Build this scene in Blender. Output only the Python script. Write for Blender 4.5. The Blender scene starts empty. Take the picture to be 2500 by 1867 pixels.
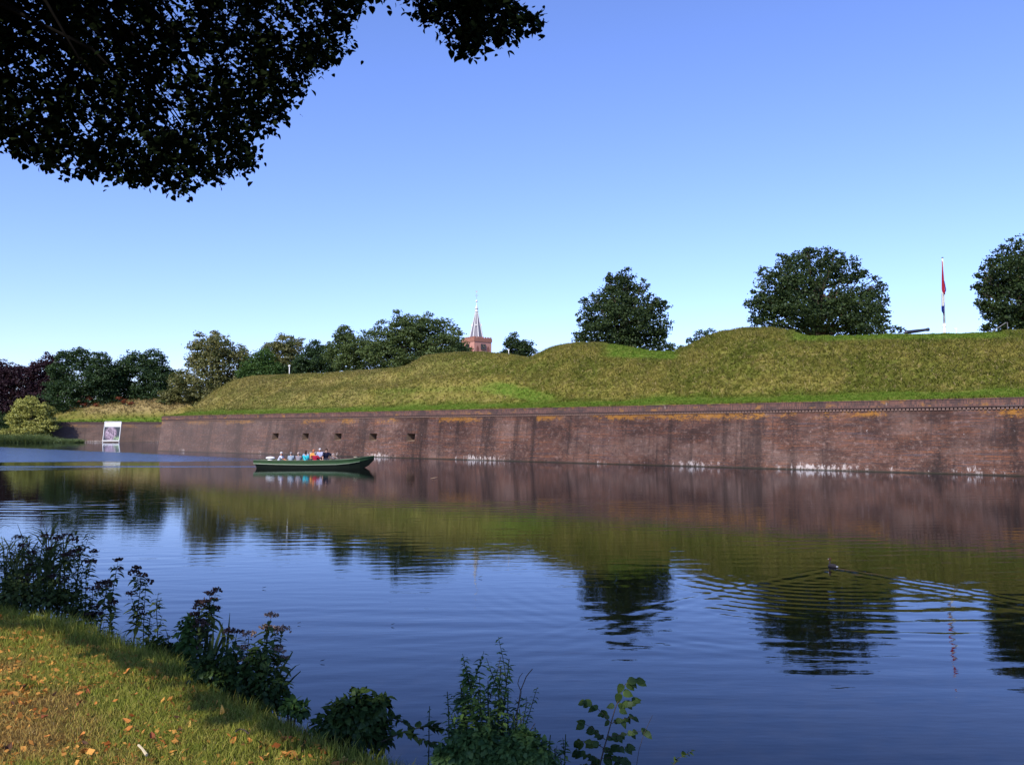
import bpy, bmesh, math, random
import numpy as np
from mathutils import Vector, Matrix
random.seed(7); rng = np.random.default_rng(7)
S = bpy.context.scene; COL = S.collection; R = math.radians; PI = math.pi

# ------------------------------------------------------------------ camera, sky, sun
CZ = 2.8; FPX = 2120.0; PITCH = math.atan((1052 - 933.5) / FPX)
cam = bpy.data.cameras.new("camera"); cam.sensor_fit = 'HORIZONTAL'; cam.sensor_width = 36
cam.lens = FPX / 2500 * 36; cam.clip_end = 6000; cam.clip_start = 0.05
co = bpy.data.objects.new("camera", cam); COL.objects.link(co)
co.location = (0, 0, CZ); co.rotation_euler = (PI / 2 + PITCH, 0, 0); S.camera = co

SUN_EL, SUN_AZ = R(41), math.atan2(-0.50, -0.87)      # azimuth of the vector to the sun: atan2(x, y)
to_sun = Vector((math.sin(SUN_AZ) * math.cos(SUN_EL), math.cos(SUN_AZ) * math.cos(SUN_EL), math.sin(SUN_EL)))
W = bpy.data.worlds.new("World"); S.world = W; W.use_nodes = True
wn = W.node_tree.nodes; wl = W.node_tree.links; wn.clear()
sky = wn.new("ShaderNodeTexSky"); sky.sky_type = 'NISHITA'; sky.sun_disc = False
sky.sun_elevation = SUN_EL; sky.sun_rotation = SUN_AZ
sky.air_density = 1.0; sky.dust_density = 0.12; sky.ozone_density = 3.0; sky.altitude = 0
hs = wn.new("ShaderNodeHueSaturation"); hs.inputs['Saturation'].default_value = 1.0; hs.inputs['Value'].default_value = 1.0
bg = wn.new("ShaderNodeBackground"); bg.inputs['Strength'].default_value = 0.15
tintm = wn.new("ShaderNodeMix"); tintm.data_type = 'RGBA'; tintm.blend_type = 'MULTIPLY'; tintm.inputs[0].default_value = 1
tintm.inputs[7].default_value = (0.905, 0.925, 1.34, 1)
wo = wn.new("ShaderNodeOutputWorld")
wl.new(sky.outputs[0], hs.inputs['Color']); wl.new(hs.outputs[0], tintm.inputs[6]); wl.new(tintm.outputs[2], bg.inputs[0]); wl.new(bg.outputs[0], wo.inputs[0])
sl = bpy.data.lights.new("sun", 'SUN'); sl.energy = 4.2; sl.angle = R(0.53); sl.color = (1.0, 0.93, 0.82)
so = bpy.data.objects.new("sun", sl); COL.objects.link(so); so.rotation_euler = to_sun.to_track_quat('Z', 'Y').to_euler()
so.location = (-20, -30, 60)
S.view_settings.view_transform = 'Standard'; S.view_settings.look = 'None'; S.view_settings.gamma = 1; S.view_settings.exposure = 0.32
S.render.engine = 'CYCLES'; C = S.cycles
C.use_denoising = True; C.max_bounces = 6; C.diffuse_bounces = 2; C.glossy_bounces = 3; C.transmission_bounces = 4; C.transparent_max_bounces = 6
C.caustics_reflective = False; C.caustics_refractive = False
try: C.denoising_input_passes = 'RGB_ALBEDO_NORMAL'; C.denoising_prefilter = 'ACCURATE'
except Exception: pass

# ------------------------------------------------------------------ photo pixel <-> place
cp, sp = math.cos(PITCH), math.sin(PITCH)
def raydir(px, py):
    x = (px - 1250) / FPX; y = -(py - 933.5) / FPX
    return Vector((x, cp - y * sp, sp + y * cp))
def at(px, py, Y):
    d = raydir(px, py); k = Y / d.y; return Vector((d.x * k, Y, CZ + d.z * k))
def onz(px, py, z):
    d = raydir(px, py); k = (z - CZ) / d.z; return Vector((d.x * k, d.y * k, z))
def proj(X, Y, Z):
    Zc = np.asarray(Z) - CZ; dep = Y * cp + Zc * sp; up = -np.asarray(Y) * sp + Zc * cp
    return 1250 + FPX * np.asarray(X) / dep, 933.5 - FPX * up / dep

# ------------------------------------------------------------------ helpers
def tag(o, label=None, cat=None, group=None, kind=None):
    if label: o["label"] = label
    if cat: o["category"] = cat
    if group: o["group"] = group
    if kind: o["kind"] = kind
    return o
def link(name, me, mat=None, parent=None):
    o = bpy.data.objects.new(name, me); COL.objects.link(o)
    if mat is not None:
        for m in (mat if isinstance(mat, (list, tuple)) else [mat]): me.materials.append(m)
    if parent is not None: o.parent = parent
    return o
def empty(name, loc, rz=0, label=None, cat=None, group=None):
    o = bpy.data.objects.new(name, None); COL.objects.link(o); o.location = loc; o.rotation_euler = (0, 0, rz)
    o.empty_display_size = 0.2
    return tag(o, label, cat, group)
def npmesh(name, V, F, attrs=None, smooth=False):
    """V (n,3), F (m,k) all faces with k corners"""
    V = np.asarray(V, np.float32); F = np.asarray(F, np.int32)
    me = bpy.data.meshes.new(name); n, (m, k) = len(V), F.shape
    me.vertices.add(n); me.vertices.foreach_set("co", V.ravel())
    me.loops.add(m * k); me.loops.foreach_set("vertex_index", F.ravel())
    me.polygons.add(m); me.polygons.foreach_set("loop_start", np.arange(0, m * k, k, dtype=np.int32))
    me.polygons.foreach_set("use_smooth", np.full(m, smooth))
    me.update(calc_edges=True)
    for an, av in (attrs or {}).items():
        a = me.attributes.new(an, 'FLOAT', 'POINT'); a.data.foreach_set("value", np.asarray(av, np.float32).ravel())
    me.validate(); return me
def soup(name, P, mat, parent=None, tint=None, extra=None):
    """P (n,k,3): n separate polygons"""
    P = np.asarray(P); n, k, _ = P.shape
    at_ = {}
    if tint is not None: at_['tint'] = np.repeat(tint, k)
    for kk, vv in (extra or {}).items(): at_[kk] = np.repeat(vv, k)
    me = npmesh(name, P.reshape(-1, 3), np.arange(n * k).reshape(n, k), at_)
    return link(name, me, mat, parent)
class MB:
    def __init__(s): s.v = []; s.f = []; s.mi = []
    def add(s, vs, fs, mi=0):
        b = len(s.v); s.v += [tuple(v) for v in vs]
        for f in fs: s.f.append([b + i for i in f]); s.mi.append(mi)
    def box(s, x0, x1, y0, y1, z0, z1, mi=0, M=None):
        vs = [Vector((x, y, z)) for z in (z0, z1) for y in (y0, y1) for x in (x0, x1)]
        if M is not None: vs = [M @ v for v in vs]
        s.add(vs, [(0, 2, 3, 1), (4, 5, 7, 6), (0, 1, 5, 4), (2, 6, 7, 3), (0, 4, 6, 2), (1, 3, 7, 5)], mi)
    def tube(s, pts, rad, n=6, mi=0, cap=True):
        pts = [Vector(p) for p in pts]; rings = []
        if not hasattr(rad, '__len__'): rad = [rad] * len(pts)
        b = len(s.v); prev = None
        for i, p in enumerate(pts):
            t = (pts[min(i + 1, len(pts) - 1)] - pts[max(i - 1, 0)])
            if t.length < 1e-9: t = Vector((0, 0, 1))
            t.normalize()
            a = prev if prev is not None else (Vector((1, 0, 0)) if abs(t.x) < .8 else Vector((0, 1, 0)))
            a = (a - t * a.dot(t)).normalized(); prev = a; c = t.cross(a)
            for j in range(n):
                th = 2 * PI * j / n; s.v.append(tuple(p + (a * math.cos(th) + c * math.sin(th)) * rad[i]))
        for i in range(len(pts) - 1):
            for j in range(n):
                j2 = (j + 1) % n
                s.f.append([b + i * n + j, b + i * n + j2, b + (i + 1) * n + j2, b + (i + 1) * n + j]); s.mi.append(mi)
        if cap:
            s.f.append([b + j for j in range(n)][::-1]); s.mi.append(mi)
            s.f.append([b + (len(pts) - 1) * n + j for j in range(n)]); s.mi.append(mi)
    def lathe(s, prof, c=(0, 0, 0), n=12, mi=0, M=None):
        b = len(s.v)
        for r, z in prof:
            for j in range(n):
                th = 2 * PI * j / n; v = Vector((r * math.cos(th), r * math.sin(th), z))
                if M is not None: v = M @ v
                s.v.append(tuple(v + Vector(c)))
        for i in range(len(prof) - 1):
            for j in range(n):
                j2 = (j + 1) % n
                s.f.append([b + i * n + j, b + i * n + j2, b + (i + 1) * n + j2, b + (i + 1) * n + j]); s.mi.append(mi)
        s.f.append([b + j for j in range(n)][::-1]); s.mi.append(mi)
        s.f.append([b + (len(prof) - 1) * n + j for j in range(n)]); s.mi.append(mi)
    def ell(s, c, r, n=10, m=7, mi=0, M=None):
        prof = [(math.sin(PI * i / m) if 0 < i < m else .001, -math.cos(PI * i / m)) for i in range(m + 1)]
        D = Matrix.Diagonal((r[0], r[1], r[2], 1))
        s.lathe(prof, c, n, mi, (M @ D) if M is not None else D)
    def build(s, name, mat=None, parent=None, smooth=False):
        me = bpy.data.meshes.new(name); me.from_pydata(s.v, [], s.f)
        if any(s.mi): me.polygons.foreach_set("material_index", s.mi)
        if smooth: me.polygons.foreach_set("use_smooth", [True] * len(s.f))
        me.update(); return link(name, me, mat, parent)

def vnoise(x, y, seed=0):
    x = np.asarray(x, float); y = np.asarray(y, float)
    xi = np.floor(x).astype(np.int64); yi = np.floor(y).astype(np.int64); xf = x - xi; yf = y - yi
    def h(a, b):
        n = (a * 374761393 + b * 668265263 + seed * 1442695041) & 0x7fffffff
        n = ((n ^ (n >> 13)) * 1274126177) & 0x7fffffff
        return ((n ^ (n >> 16)) & 0xffff) / 65535.0
    u = xf * xf * (3 - 2 * xf); v = yf * yf * (3 - 2 * yf)
    return (h(xi, yi) * (1 - u) + h(xi + 1, yi) * u) * (1 - v) + (h(xi, yi + 1) * (1 - u) + h(xi + 1, yi + 1) * u) * v
def fbm(x, y, seed=0, o=4):
    t = 0; a = .5; n = 0
    for i in range(o): t = t + a * vnoise(x * 2 ** i, y * 2 ** i, seed + i * 17); n += a; a *= .5
    return t / n
def sstep(a, b, x):
    t = np.clip((np.asarray(x, float) - a) / (b - a), 0, 1); return t * t * (3 - 2 * t)

# ------------------------------------------------------------------ materials
class NT:
    def __init__(s, name):
        s.m = bpy.data.materials.new(name); s.m.use_nodes = True; s.t = s.m.node_tree; s.t.nodes.clear()
        s.out = s.t.nodes.new("ShaderNodeOutputMaterial")
    def n(s, kind, **kw):
        nd = s.t.nodes.new("ShaderNode" + kind)
        for k, v in kw.items():
            if hasattr(nd, k) and not k.startswith('i_'): setattr(nd, k, v)
        return nd
    def l(s, a, b): s.t.links.new(a, b)
    def val(s, inp, v):
        if hasattr(v, 'is_linked') or hasattr(v, 'links'): s.l(v, inp)
        elif hasattr(v, '__len__') and len(v) == 3: inp.default_value = (v[0], v[1], v[2], 1) if len(inp.default_value) == 4 else v
        else: inp.default_value = v
    def mix(s, f, a, b, mode='MIX'):
        nd = s.n("Mix"); nd.data_type = 'RGBA'; nd.blend_type = mode
        s.val(nd.inputs[0], f); s.val(nd.inputs[6], a); s.val(nd.inputs[7], b); return nd.outputs[2]
    def math(s, op, a, b=0.0, c=0.0):
        nd = s.n("Math"); nd.operation = op
        s.val(nd.inputs[0], a); s.val(nd.inputs[1], b); s.val(nd.inputs[2], c); return nd.outputs[0]
    def ramp(s, v, a, b):
        nd = s.n("MapRange"); nd.interpolation_type = 'SMOOTHSTEP'; s.val(nd.inputs[0], v)
        nd.inputs[1].default_value = a; nd.inputs[2].default_value = b; return nd.outputs[0]
    def noise(s, vec, scale, detail=3, rough=.5, dist=0):
        nd = s.n("TexNoise"); s.l(vec, nd.inputs['Vector']); nd.inputs['Scale'].default_value = scale
        nd.inputs['Detail'].default_value = detail; nd.inputs['Roughness'].default_value = rough; nd.inputs['Distortion'].default_value = dist
        return nd.outputs[0]
    def mapv(s, vec, sc=(1, 1, 1), loc=(0, 0, 0)):
        nd = s.n("Mapping"); s.l(vec, nd.inputs[0]); nd.inputs['Scale'].default_value = sc; nd.inputs['Location'].default_value = loc; return nd.outputs[0]
    def coord(s, which='Object'): return s.n("TexCoord").outputs[which]
    def attr(s, name):
        nd = s.n("Attribute"); nd.attribute_name = name; return nd.outputs['Fac']
    def bsdf(s, col, rough=.8, spec=.3, metal=0, bump=None, bstr=.3, bdist=.02, **kw):
        p = s.n("BsdfPrincipled"); s.val(p.inputs['Base Color'], col); s.val(p.inputs['Roughness'], rough)
        p.inputs['Specular IOR Level'].default_value = spec; p.inputs['Metallic'].default_value = metal
        for k, v in kw.items(): p.inputs[k].default_value = v
        if bump is not None:
            b = s.n("Bump"); s.val(b.inputs['Height'], bump); b.inputs['Strength'].default_value = bstr; b.inputs['Distance'].default_value = bdist
            s.l(b.outputs[0], p.inputs['Normal'])
        s.l(p.outputs[0], s.out.inputs[0]); return p

def plain(name, col, rough=.6, spec=.4, metal=0, var=.15, scale=6.0):
    t = NT(name); v = t.noise(t.coord(), scale, 4)
    c = t.mix(v, tuple(k * (1 - var) for k in col), tuple(min(1, k * (1 + var)) for k in col))
    t.bsdf(c, rough, spec, metal, bump=v, bstr=.08, bdist=.01); return t.m
def foliage(name, dark, light, alt=None, transl=.25, gloss=.012):
    t = NT(name); tn = t.attr('tint'); c = t.mix(tn, dark, light)
    if alt is not None:
        nz = t.noise(t.coord(), .5, 2); c = t.mix(t.ramp(nz, .5, .68), c, alt)
    d = t.n("BsdfDiffuse"); t.l(c, d.inputs[0]); tr = t.n("BsdfTranslucent"); t.l(t.mix(.5, c, (light[0] * 1.3, light[1] * 1.4, light[2] * .8)), tr.inputs[0])
    m = t.n("MixShader"); m.inputs[0].default_value = transl; t.l(d.outputs[0], m.inputs[1]); t.l(tr.outputs[0], m.inputs[2])
    g = t.n("BsdfGlossy"); g.inputs['Roughness'].default_value = .45; g.inputs[0].default_value = (.7, .8, .9, 1)
    m2 = t.n("MixShader"); m2.inputs[0].default_value = gloss; t.l(m.outputs[0], m2.inputs[1]); t.l(g.outputs[0], m2.inputs[2])
    t.l(m2.outputs[0], t.out.inputs[0]); return t.m

m_boughs = plain('shaded_bark', (.008, .007, .006), .9, .05, var=.4, scale=9)  # darker copy of the bark, shade under the crown put into its colour
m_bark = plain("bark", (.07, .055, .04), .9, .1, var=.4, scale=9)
m_fol = {
 'oak': foliage('oak_leaves', (.011, .022, .009), (.060, .090, .026)),
 'dark': foliage('dark_leaves', (.015, .032, .013), (.055, .092, .028)),
 'mid': foliage('mid_leaves', (.028, .050, .017), (.120, .160, .048)),
 'olive': foliage('yellowing_leaves', (.050, .058, .018), (.25, .235, .085), alt=(.06, .085, .025)),
 'bright': foliage('bright_leaves', (.030, .062, .014), (.075, .135, .028)),
 'beech': foliage('copper_leaves', (.018, .009, .012), (.040, .018, .022), transl=.12),
 'willow': foliage('willow_leaves', (.12, .13, .03), (.50, .48, .13)),
 'reed': foliage('reed_leaves', (.09, .13, .045), (.20, .25, .10)),
 'orange': foliage('orange_leaves', (.07, .025, .012), (.26, .07, .03)),
 'near': foliage('near_leaves', (.006, .010, .004), (.016, .024, .009), transl=.04, gloss=.0),  # near black: the shade of the boughs is put into the leaf colour
 'herb': foliage('herb_leaves', (.028, .044, .012), (.095, .125, .034), transl=.15),
 'bramble': foliage('bramble_leaves', (.016, .032, .008), (.050, .082, .018), transl=.15),
 'nettle': foliage('nettle_leaves', (.032, .070, .018), (.085, .145, .038), transl=.2),
 'flower': foliage('faded_flower', (.040, .030, .028), (.095, .060, .055), transl=.1, gloss=0),
 'paleflower': foliage('pale_flower', (.20, .13, .11), (.34, .25, .20), transl=.1, gloss=0),
}

def wall_mat(name, dark=1.0):
    t = NT(name); uv = t.n("UVMap"); uv.uv_map = 'UVMap'; uv = uv.outputs[0]
    br = t.n("TexBrick"); t.l(uv, br.inputs['Vector']); br.inputs['Scale'].default_value = 1
    br.inputs['Brick Width'].default_value = .24; br.inputs['Row Height'].default_value = .075; br.inputs['Mortar Size'].default_value = .009
    br.inputs['Mortar Smooth'].default_value = .3; br.inputs['Bias'].default_value = -.1
    br.inputs['Color1'].default_value = (.135, .060, .041, 1); br.inputs['Color2'].default_value = (.066, .036, .028, 1); br.inputs['Mortar'].default_value = (.115, .082, .068, 1)
    c = br.outputs['Color']; gr = t.math('MULTIPLY', t.math('SUBTRACT', t.noise(t.mapv(uv, (5.5, 9, 1), (2, 2, 0)), 1, 4, .8), .5), .55)
    # courses of redder / bluer brick
    n1 = t.noise(t.mapv(uv, (.22, 8.5, 1)), 1, 5, .75); c = t.mix(t.math('MULTIPLY', t.ramp(n1, .5, .62), .75), c, (.225, .092, .045))
    n1b = t.noise(t.mapv(uv, (.28, 10.5, 1), (7, 3, 0)), 1, 5, .75); c = t.mix(t.math('MULTIPLY', t.ramp(n1b, .5, .62), .75), c, (.075, .068, .082))
    # mottled big patches
    n2 = t.noise(t.mapv(uv, (.28, .6, 1)), 1, 5, .6); c = t.mix(t.math('MULTIPLY', t.ramp(t.math('ADD', n2, gr), .42, .62), .72), c, (.036, .022, .020))
    n3 = t.noise(t.mapv(uv, (.22, .4, 1), (31, 9, 0)), 1, 5, .6); c = t.mix(t.math('MULTIPLY', t.ramp(t.math('ADD', n3, gr), .48, .70), .62), c, (.185, .125, .105))
    n3b = t.noise(t.mapv(uv, (2.3, 2.8, 1), (5, 9, 0)), 1, 5, .75); c = t.mix(t.math('MULTIPLY', t.ramp(n3b, .50, .68), .42), c, (.30, .215, .185))
    n3c = t.noise(t.mapv(uv, (3.1, 3.0, 1), (15, 2, 0)), 1, 5, .75); c = t.mix(t.math('MULTIPLY', t.ramp(n3c, .48, .66), .50), c, (.040, .027, .025))
    # dark water streaks running down
    n4 = t.noise(t.mapv(uv, (.42, .035, 1)), 1, 4, .7, .25); c = t.mix(t.math('MULTIPLY', t.ramp(t.math('ADD', n4, t.math('MULTIPLY', gr, .6)), .50, .64), .72), c, (.026, .019, .018))
    n5 = t.noise(t.mapv(uv, (3.5, .18, 1), (3, 0, 0)), 1, 3, .6); c = t.mix(t.math('MULTIPLY', t.ramp(n5, .56, .72), .4), c, (.045, .036, .038))
    sep = t.n("SeparateXYZ"); t.l(uv, sep.inputs[0]); v = sep.outputs[1]
    # orange lichen under the cornice
    n6 = t.noise(t.mapv(uv, (.16, .3, 1), (11, 0, 0)), 1, 2); n7 = t.noise(t.mapv(uv, (1.5, 2.6, 1)), 1, 7, .9)
    lv = t.math('MULTIPLY', t.ramp(v, 2.9, 4.0), t.ramp(n6, .28, .58))
    lm = t.ramp(t.math('ADD', t.math('MULTIPLY', lv, .35), n7), .78, .88)
    c = t.mix(t.math('MULTIPLY', lm, .75), c, (.36, .17, .03))
    # a thin greenish tide line, salt bloom near the water
    lo = t.math('SUBTRACT', 1.0, t.ramp(v, .15, 1.1)); n8 = t.noise(t.mapv(uv, (2.6, 1.1, 1)), 1, 6, .85); n8b = t.noise(t.mapv(uv, (.12, .1, 1), (4, 4, 0)), 1, 2)
    sm = t.ramp(t.math('ADD', t.math('MULTIPLY', t.math('MULTIPLY', lo, t.ramp(n8b, .2, .75)), .34), n8), .755, .85)
    c = t.mix(t.math('MULTIPLY', sm, .7), c, (.55, .50, .48))
    n9 = t.noise(t.mapv(uv, (2.2, 1.7, 1), (20, 7, 0)), 1, 6, .85); c = t.mix(t.math('MULTIPLY', t.ramp(n9, .64, .69), .85), c, (.62, .57, .56))
    tide = t.math('SUBTRACT', 1.0, t.ramp(v, .03, .14)); c = t.mix(t.math('MULTIPLY', tide, .8), c, (.03, .03, .022))
    big = t.noise(t.mapv(uv, (.045, .03, 1), (60, 2, 0)), 1, 3, .6); c = t.mix(t.ramp(big, .38, .62), t.mix(1.0, c, (.90, .86, .84), 'MULTIPLY'), t.mix(1.0, c, (1.48, 1.44, 1.36), 'MULTIPLY'))
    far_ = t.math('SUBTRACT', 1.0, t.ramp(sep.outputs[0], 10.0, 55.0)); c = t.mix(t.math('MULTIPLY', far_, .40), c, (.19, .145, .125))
    if dark != 1.0: c = t.mix(1.0, c, (dark, dark, dark), 'MULTIPLY')
    h = t.math('ADD', t.math('MULTIPLY', br.outputs['Fac'], -.7), t.math('MULTIPLY', n3b, 1.2))
    t.bsdf(c, .9, .15, bump=h, bstr=.6, bdist=.03); return t.m
m_wall = wall_mat("old_brick"); m_wallfar = wall_mat("old_brick_far", .95)
def coping_mat():
    t = NT("coping_brick"); uv = t.n("UVMap"); uv.uv_map = 'UVMap'; uv = uv.outputs[0]
    br = t.n("TexBrick"); t.l(uv, br.inputs['Vector']); br.inputs['Scale'].default_value = 1; br.offset = 0
    br.inputs['Brick Width'].default_value = .075; br.inputs['Row Height'].default_value = .25; br.inputs['Mortar Size'].default_value = .006
    br.inputs['Color1'].default_value = (.20, .095, .070, 1); br.inputs['Color2'].default_value = (.085, .048, .042, 1); br.inputs['Mortar'].default_value = (.12, .10, .09, 1)
    c = br.outputs['Color']
    n = t.noise(t.mapv(uv, (.5, 1.2, 1)), 1, 5, .7); c = t.mix(t.math('MULTIPLY', t.ramp(n, .45, .62), .7), c, (.050, .040, .040))
    n = t.noise(t.mapv(uv, (.9, 1.5, 1), (9, 1, 0)), 1, 5, .7); c = t.mix(t.math('MULTIPLY', t.ramp(n, .54, .66), .7), c, (.34, .165, .045))
    n = t.noise(t.mapv(uv, (2.5, .5, 1), (19, 1, 0)), 1, 4, .7); c = t.mix(t.math('MULTIPLY', t.ramp(n, .62, .72), .6), c, (.32, .27, .23))
    t.bsdf(c, .9, .15, bump=n, bstr=.4, bdist=.03); return t.m
m_cop = coping_mat()
m_dentil = plain("dentil_brick", (.20, .13, .105), .9, .1, var=.35, scale=3)
m_ledge = plain("weathered_ledge", (.085, .055, .050), .9, .1, var=.3, scale=2)
m_dark = plain("dark_recess", (.03, .025, .022), .95, .05)  # back face of the gun ports, inner shade painted as near black
m_jamb = plain("gun_port_brick", (.19, .13, .09), .9, .1, var=.3, scale=4)

def grass_mat():
    t = NT("rampart_grass"); P = t.coord(); mo = t.attr('mown'); dr = t.attr('dry'); ti = t.attr('tint')
    a = t.noise(P, .22, 6, .72); b = t.noise(P, 1.9, 5, .7); e = t.noise(t.mapv(P, (1, 1, 3)), .9, 4, .7)
    c = t.mix(t.ramp(a, .38, .64), (.115, .130, .022), (.225, .195, .046))
    c = t.mix(t.math('MULTIPLY', t.ramp(b, .50, .70), .75), c, (.30, .225, .085))
    c = t.mix(t.math('MULTIPLY', t.ramp(e, .52, .70), .35), c, (.070, .078, .016))
    g = t.mix(t.ramp(b, .4, .65), (.080, .150, .016), (.140, .190, .028))
    c = t.mix(mo, c, g); c = t.mix(dr, c, t.mix(b, (.20, .165, .055), (.42, .31, .14)))
    c = t.mix(t.math('MULTIPLY', ti, .55), c, (.22, .20, .075))
    t.bsdf(c, .95, .05, bump=t.math('ADD', b, e), bstr=.8, bdist=.25); return t.m
m_ramp = grass_mat()
def tuft_mat():
    t = NT("rampart_tufts"); P = t.coord(); mo = t.attr('mown'); dr = t.attr('dry'); ti = t.attr('tint')
    a = t.noise(P, .22, 6, .72); b = t.noise(P, 1.9, 5, .7)
    c = t.mix(t.ramp(a, .38, .64), (.145, .162, .028), (.275, .240, .056))
    c = t.mix(t.math('MULTIPLY', t.ramp(b, .50, .70), .7), c, (.36, .27, .11))
    c = t.mix(t.ramp(ti, .5, 1.0), t.mix(.3, c, (.10, .11, .02)), c); c = t.mix(t.ramp(ti, .90, 1.0), c, (.42, .33, .16))
    g = t.mix(t.ramp(b, .4, .65), (.090, .165, .018), (.155, .210, .032))
    c = t.mix(mo, c, g); c = t.mix(dr, c, t.mix(ti, (.20, .16, .06), (.46, .34, .16)))
    d = t.n("BsdfDiffuse"); t.l(c, d.inputs[0]); tr = t.n("BsdfTranslucent"); t.l(c, tr.inputs[0]); m = t.n("MixShader"); m.inputs[0].default_value = .25
    t.l(d.outputs[0], m.inputs[1]); t.l(tr.outputs[0], m.inputs[2]); t.l(m.outputs[0], t.out.inputs[0]); return t.m
m_tuft = tuft_mat()

def water_mat():
    t = NT("canal_water"); P = t.coord()
    sep = t.n("SeparateXYZ"); t.l(P, sep.inputs[0]); X, Y = sep.outputs[0], sep.outputs[1]
    n1 = t.noise(t.mapv(P, (.7, 2.4, 1)), 1.5, 3, .5); n2 = t.noise(t.mapv(P, (1, 1.8, 1)), 6.0, 2, .5)
    fine = t.math('ADD', t.math('MULTIPLY', n1, .0028), t.math('MULTIPLY', n2, .00035))
    # boat wake: choppy strips behind the stern
    nX = t.math('MULTIPLY', X, -1.0)
    up = t.math('ADD', 84.0, t.math('MULTIPLY', t.math('SUBTRACT', nX, 20.0), 1.0))
    wob = t.math('MULTIPLY', t.math('SUBTRACT', t.noise(P, .12, 3), .5), 8.0)
    Yw = t.math('ADD', Y, wob)
    m1 = t.math('MULTIPLY', t.ramp(Yw, 77.5, 82.0), t.math('SUBTRACT', 1.0, t.ramp(t.math('SUBTRACT', Yw, up), -3.0, 2.0)))
    m1 = t.math('MULTIPLY', m1, t.ramp(nX, 17.0, 34.0))
    m2 = t.math('MULTIPLY', t.ramp(Y, 67.8, 68.4), t.math('SUBTRACT', 1.0, t.ramp(Y, 69.4, 70.3)))
    m2 = t.math('MULTIPLY', m2, t.ramp(nX, 18.2, 20.5))
    m3 = t.math('MULTIPLY', t.math('MULTIPLY', t.ramp(Yw, 60.0, 63.0), t.math('SUBTRACT', 1.0, t.ramp(Yw, 66.0, 70.0))), t.math('MULTIPLY', t.ramp(nX, 28.0, 40.0), .35))
    wk = t.math('MAXIMUM', m1, t.math('MAXIMUM', m2, m3))
    chop = t.noise(t.mapv(P, (1, 1.5, 1)), 2.3, 4, .6)
    h = t.math('ADD', fine, t.math('MULTIPLY', t.math('MULTIPLY', chop, wk), .085))
    b = t.n("Bump"); b.inputs['Strength'].default_value = 1; b.inputs['Distance'].default_value = 1; t.l(h, b.inputs['Height'])
    rough = t.math('ADD', .028, t.math('MULTIPLY', wk, .16))
    body = t.n("BsdfDiffuse"); body.inputs[0].default_value = (.006, .005, .002, 1); t.l(b.outputs[0], body.inputs['Normal'])
    g = t.n("BsdfGlossy"); g.inputs[0].default_value = (.86, .91, 1.0, 1); t.l(rough, g.inputs['Roughness']); t.l(b.outputs[0], g.inputs['Normal'])
    fr = t.n("Fresnel"); fr.inputs[0].default_value = 1.305; t.l(b.outputs[0], fr.inputs['Normal'])
    m = t.n("MixShader"); t.l(fr.outputs[0], m.inputs[0]); t.l(body.outputs[0], m.inputs[1]); t.l(g.outputs[0], m.inputs[2])
    t.l(m.outputs[0], t.out.inputs[0]); return t.m
m_water = water_mat()

def lawn_mat(name, blades):
    t = NT(name); P = t.coord(); ti = t.attr('tint'); hu = t.attr('hue')
    pn = t.noise(P, 5.5, 5, .7); hu = t.math('ADD', hu, t.math('MULTIPLY', t.math('SUBTRACT', pn, .5), 1.6)); hu = t.ramp(hu, 0.0, 1.0); c = t.mix(hu, (.44, .245, .075), (.17, .245, .018)); c = t.mix(t.math('MULTIPLY', t.ramp(t.noise(P, 9.0, 4, .7), .54, .70), .55), c, (.10, .052, .022)); c = t.mix(t.ramp(ti, .0, .35), t.mix(.65, c, (.035, .032, .010)), c)
    c = t.mix(t.math('MULTIPLY', ti, .6), c, (.62, .50, .15) if blades else (.10, .07, .03))
    c = t.mix(t.ramp(ti, .90, .97), c, (.60, .46, .24))
    if blades:
        d = t.n("BsdfDiffuse"); t.l(c, d.inputs[0]); tr = t.n("BsdfTranslucent"); t.l(c, tr.inputs[0]); m = t.n("MixShader"); m.inputs[0].default_value = .3
        t.l(d.outputs[0], m.inputs[1]); t.l(tr.outputs[0], m.inputs[2]); t.l(m.outputs[0], t.out.inputs[0])
    else:
        n = t.noise(P, 22, 5, .7); c = t.mix(n, t.mix(.75, c, (.03, .020, .010)), c); t.bsdf(c, .95, .05, bump=n, bstr=.8, bdist=.03)
    return t.m
m_soil = lawn_mat("lawn_soil", False); m_blade = lawn_mat("lawn_blades", True)

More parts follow.
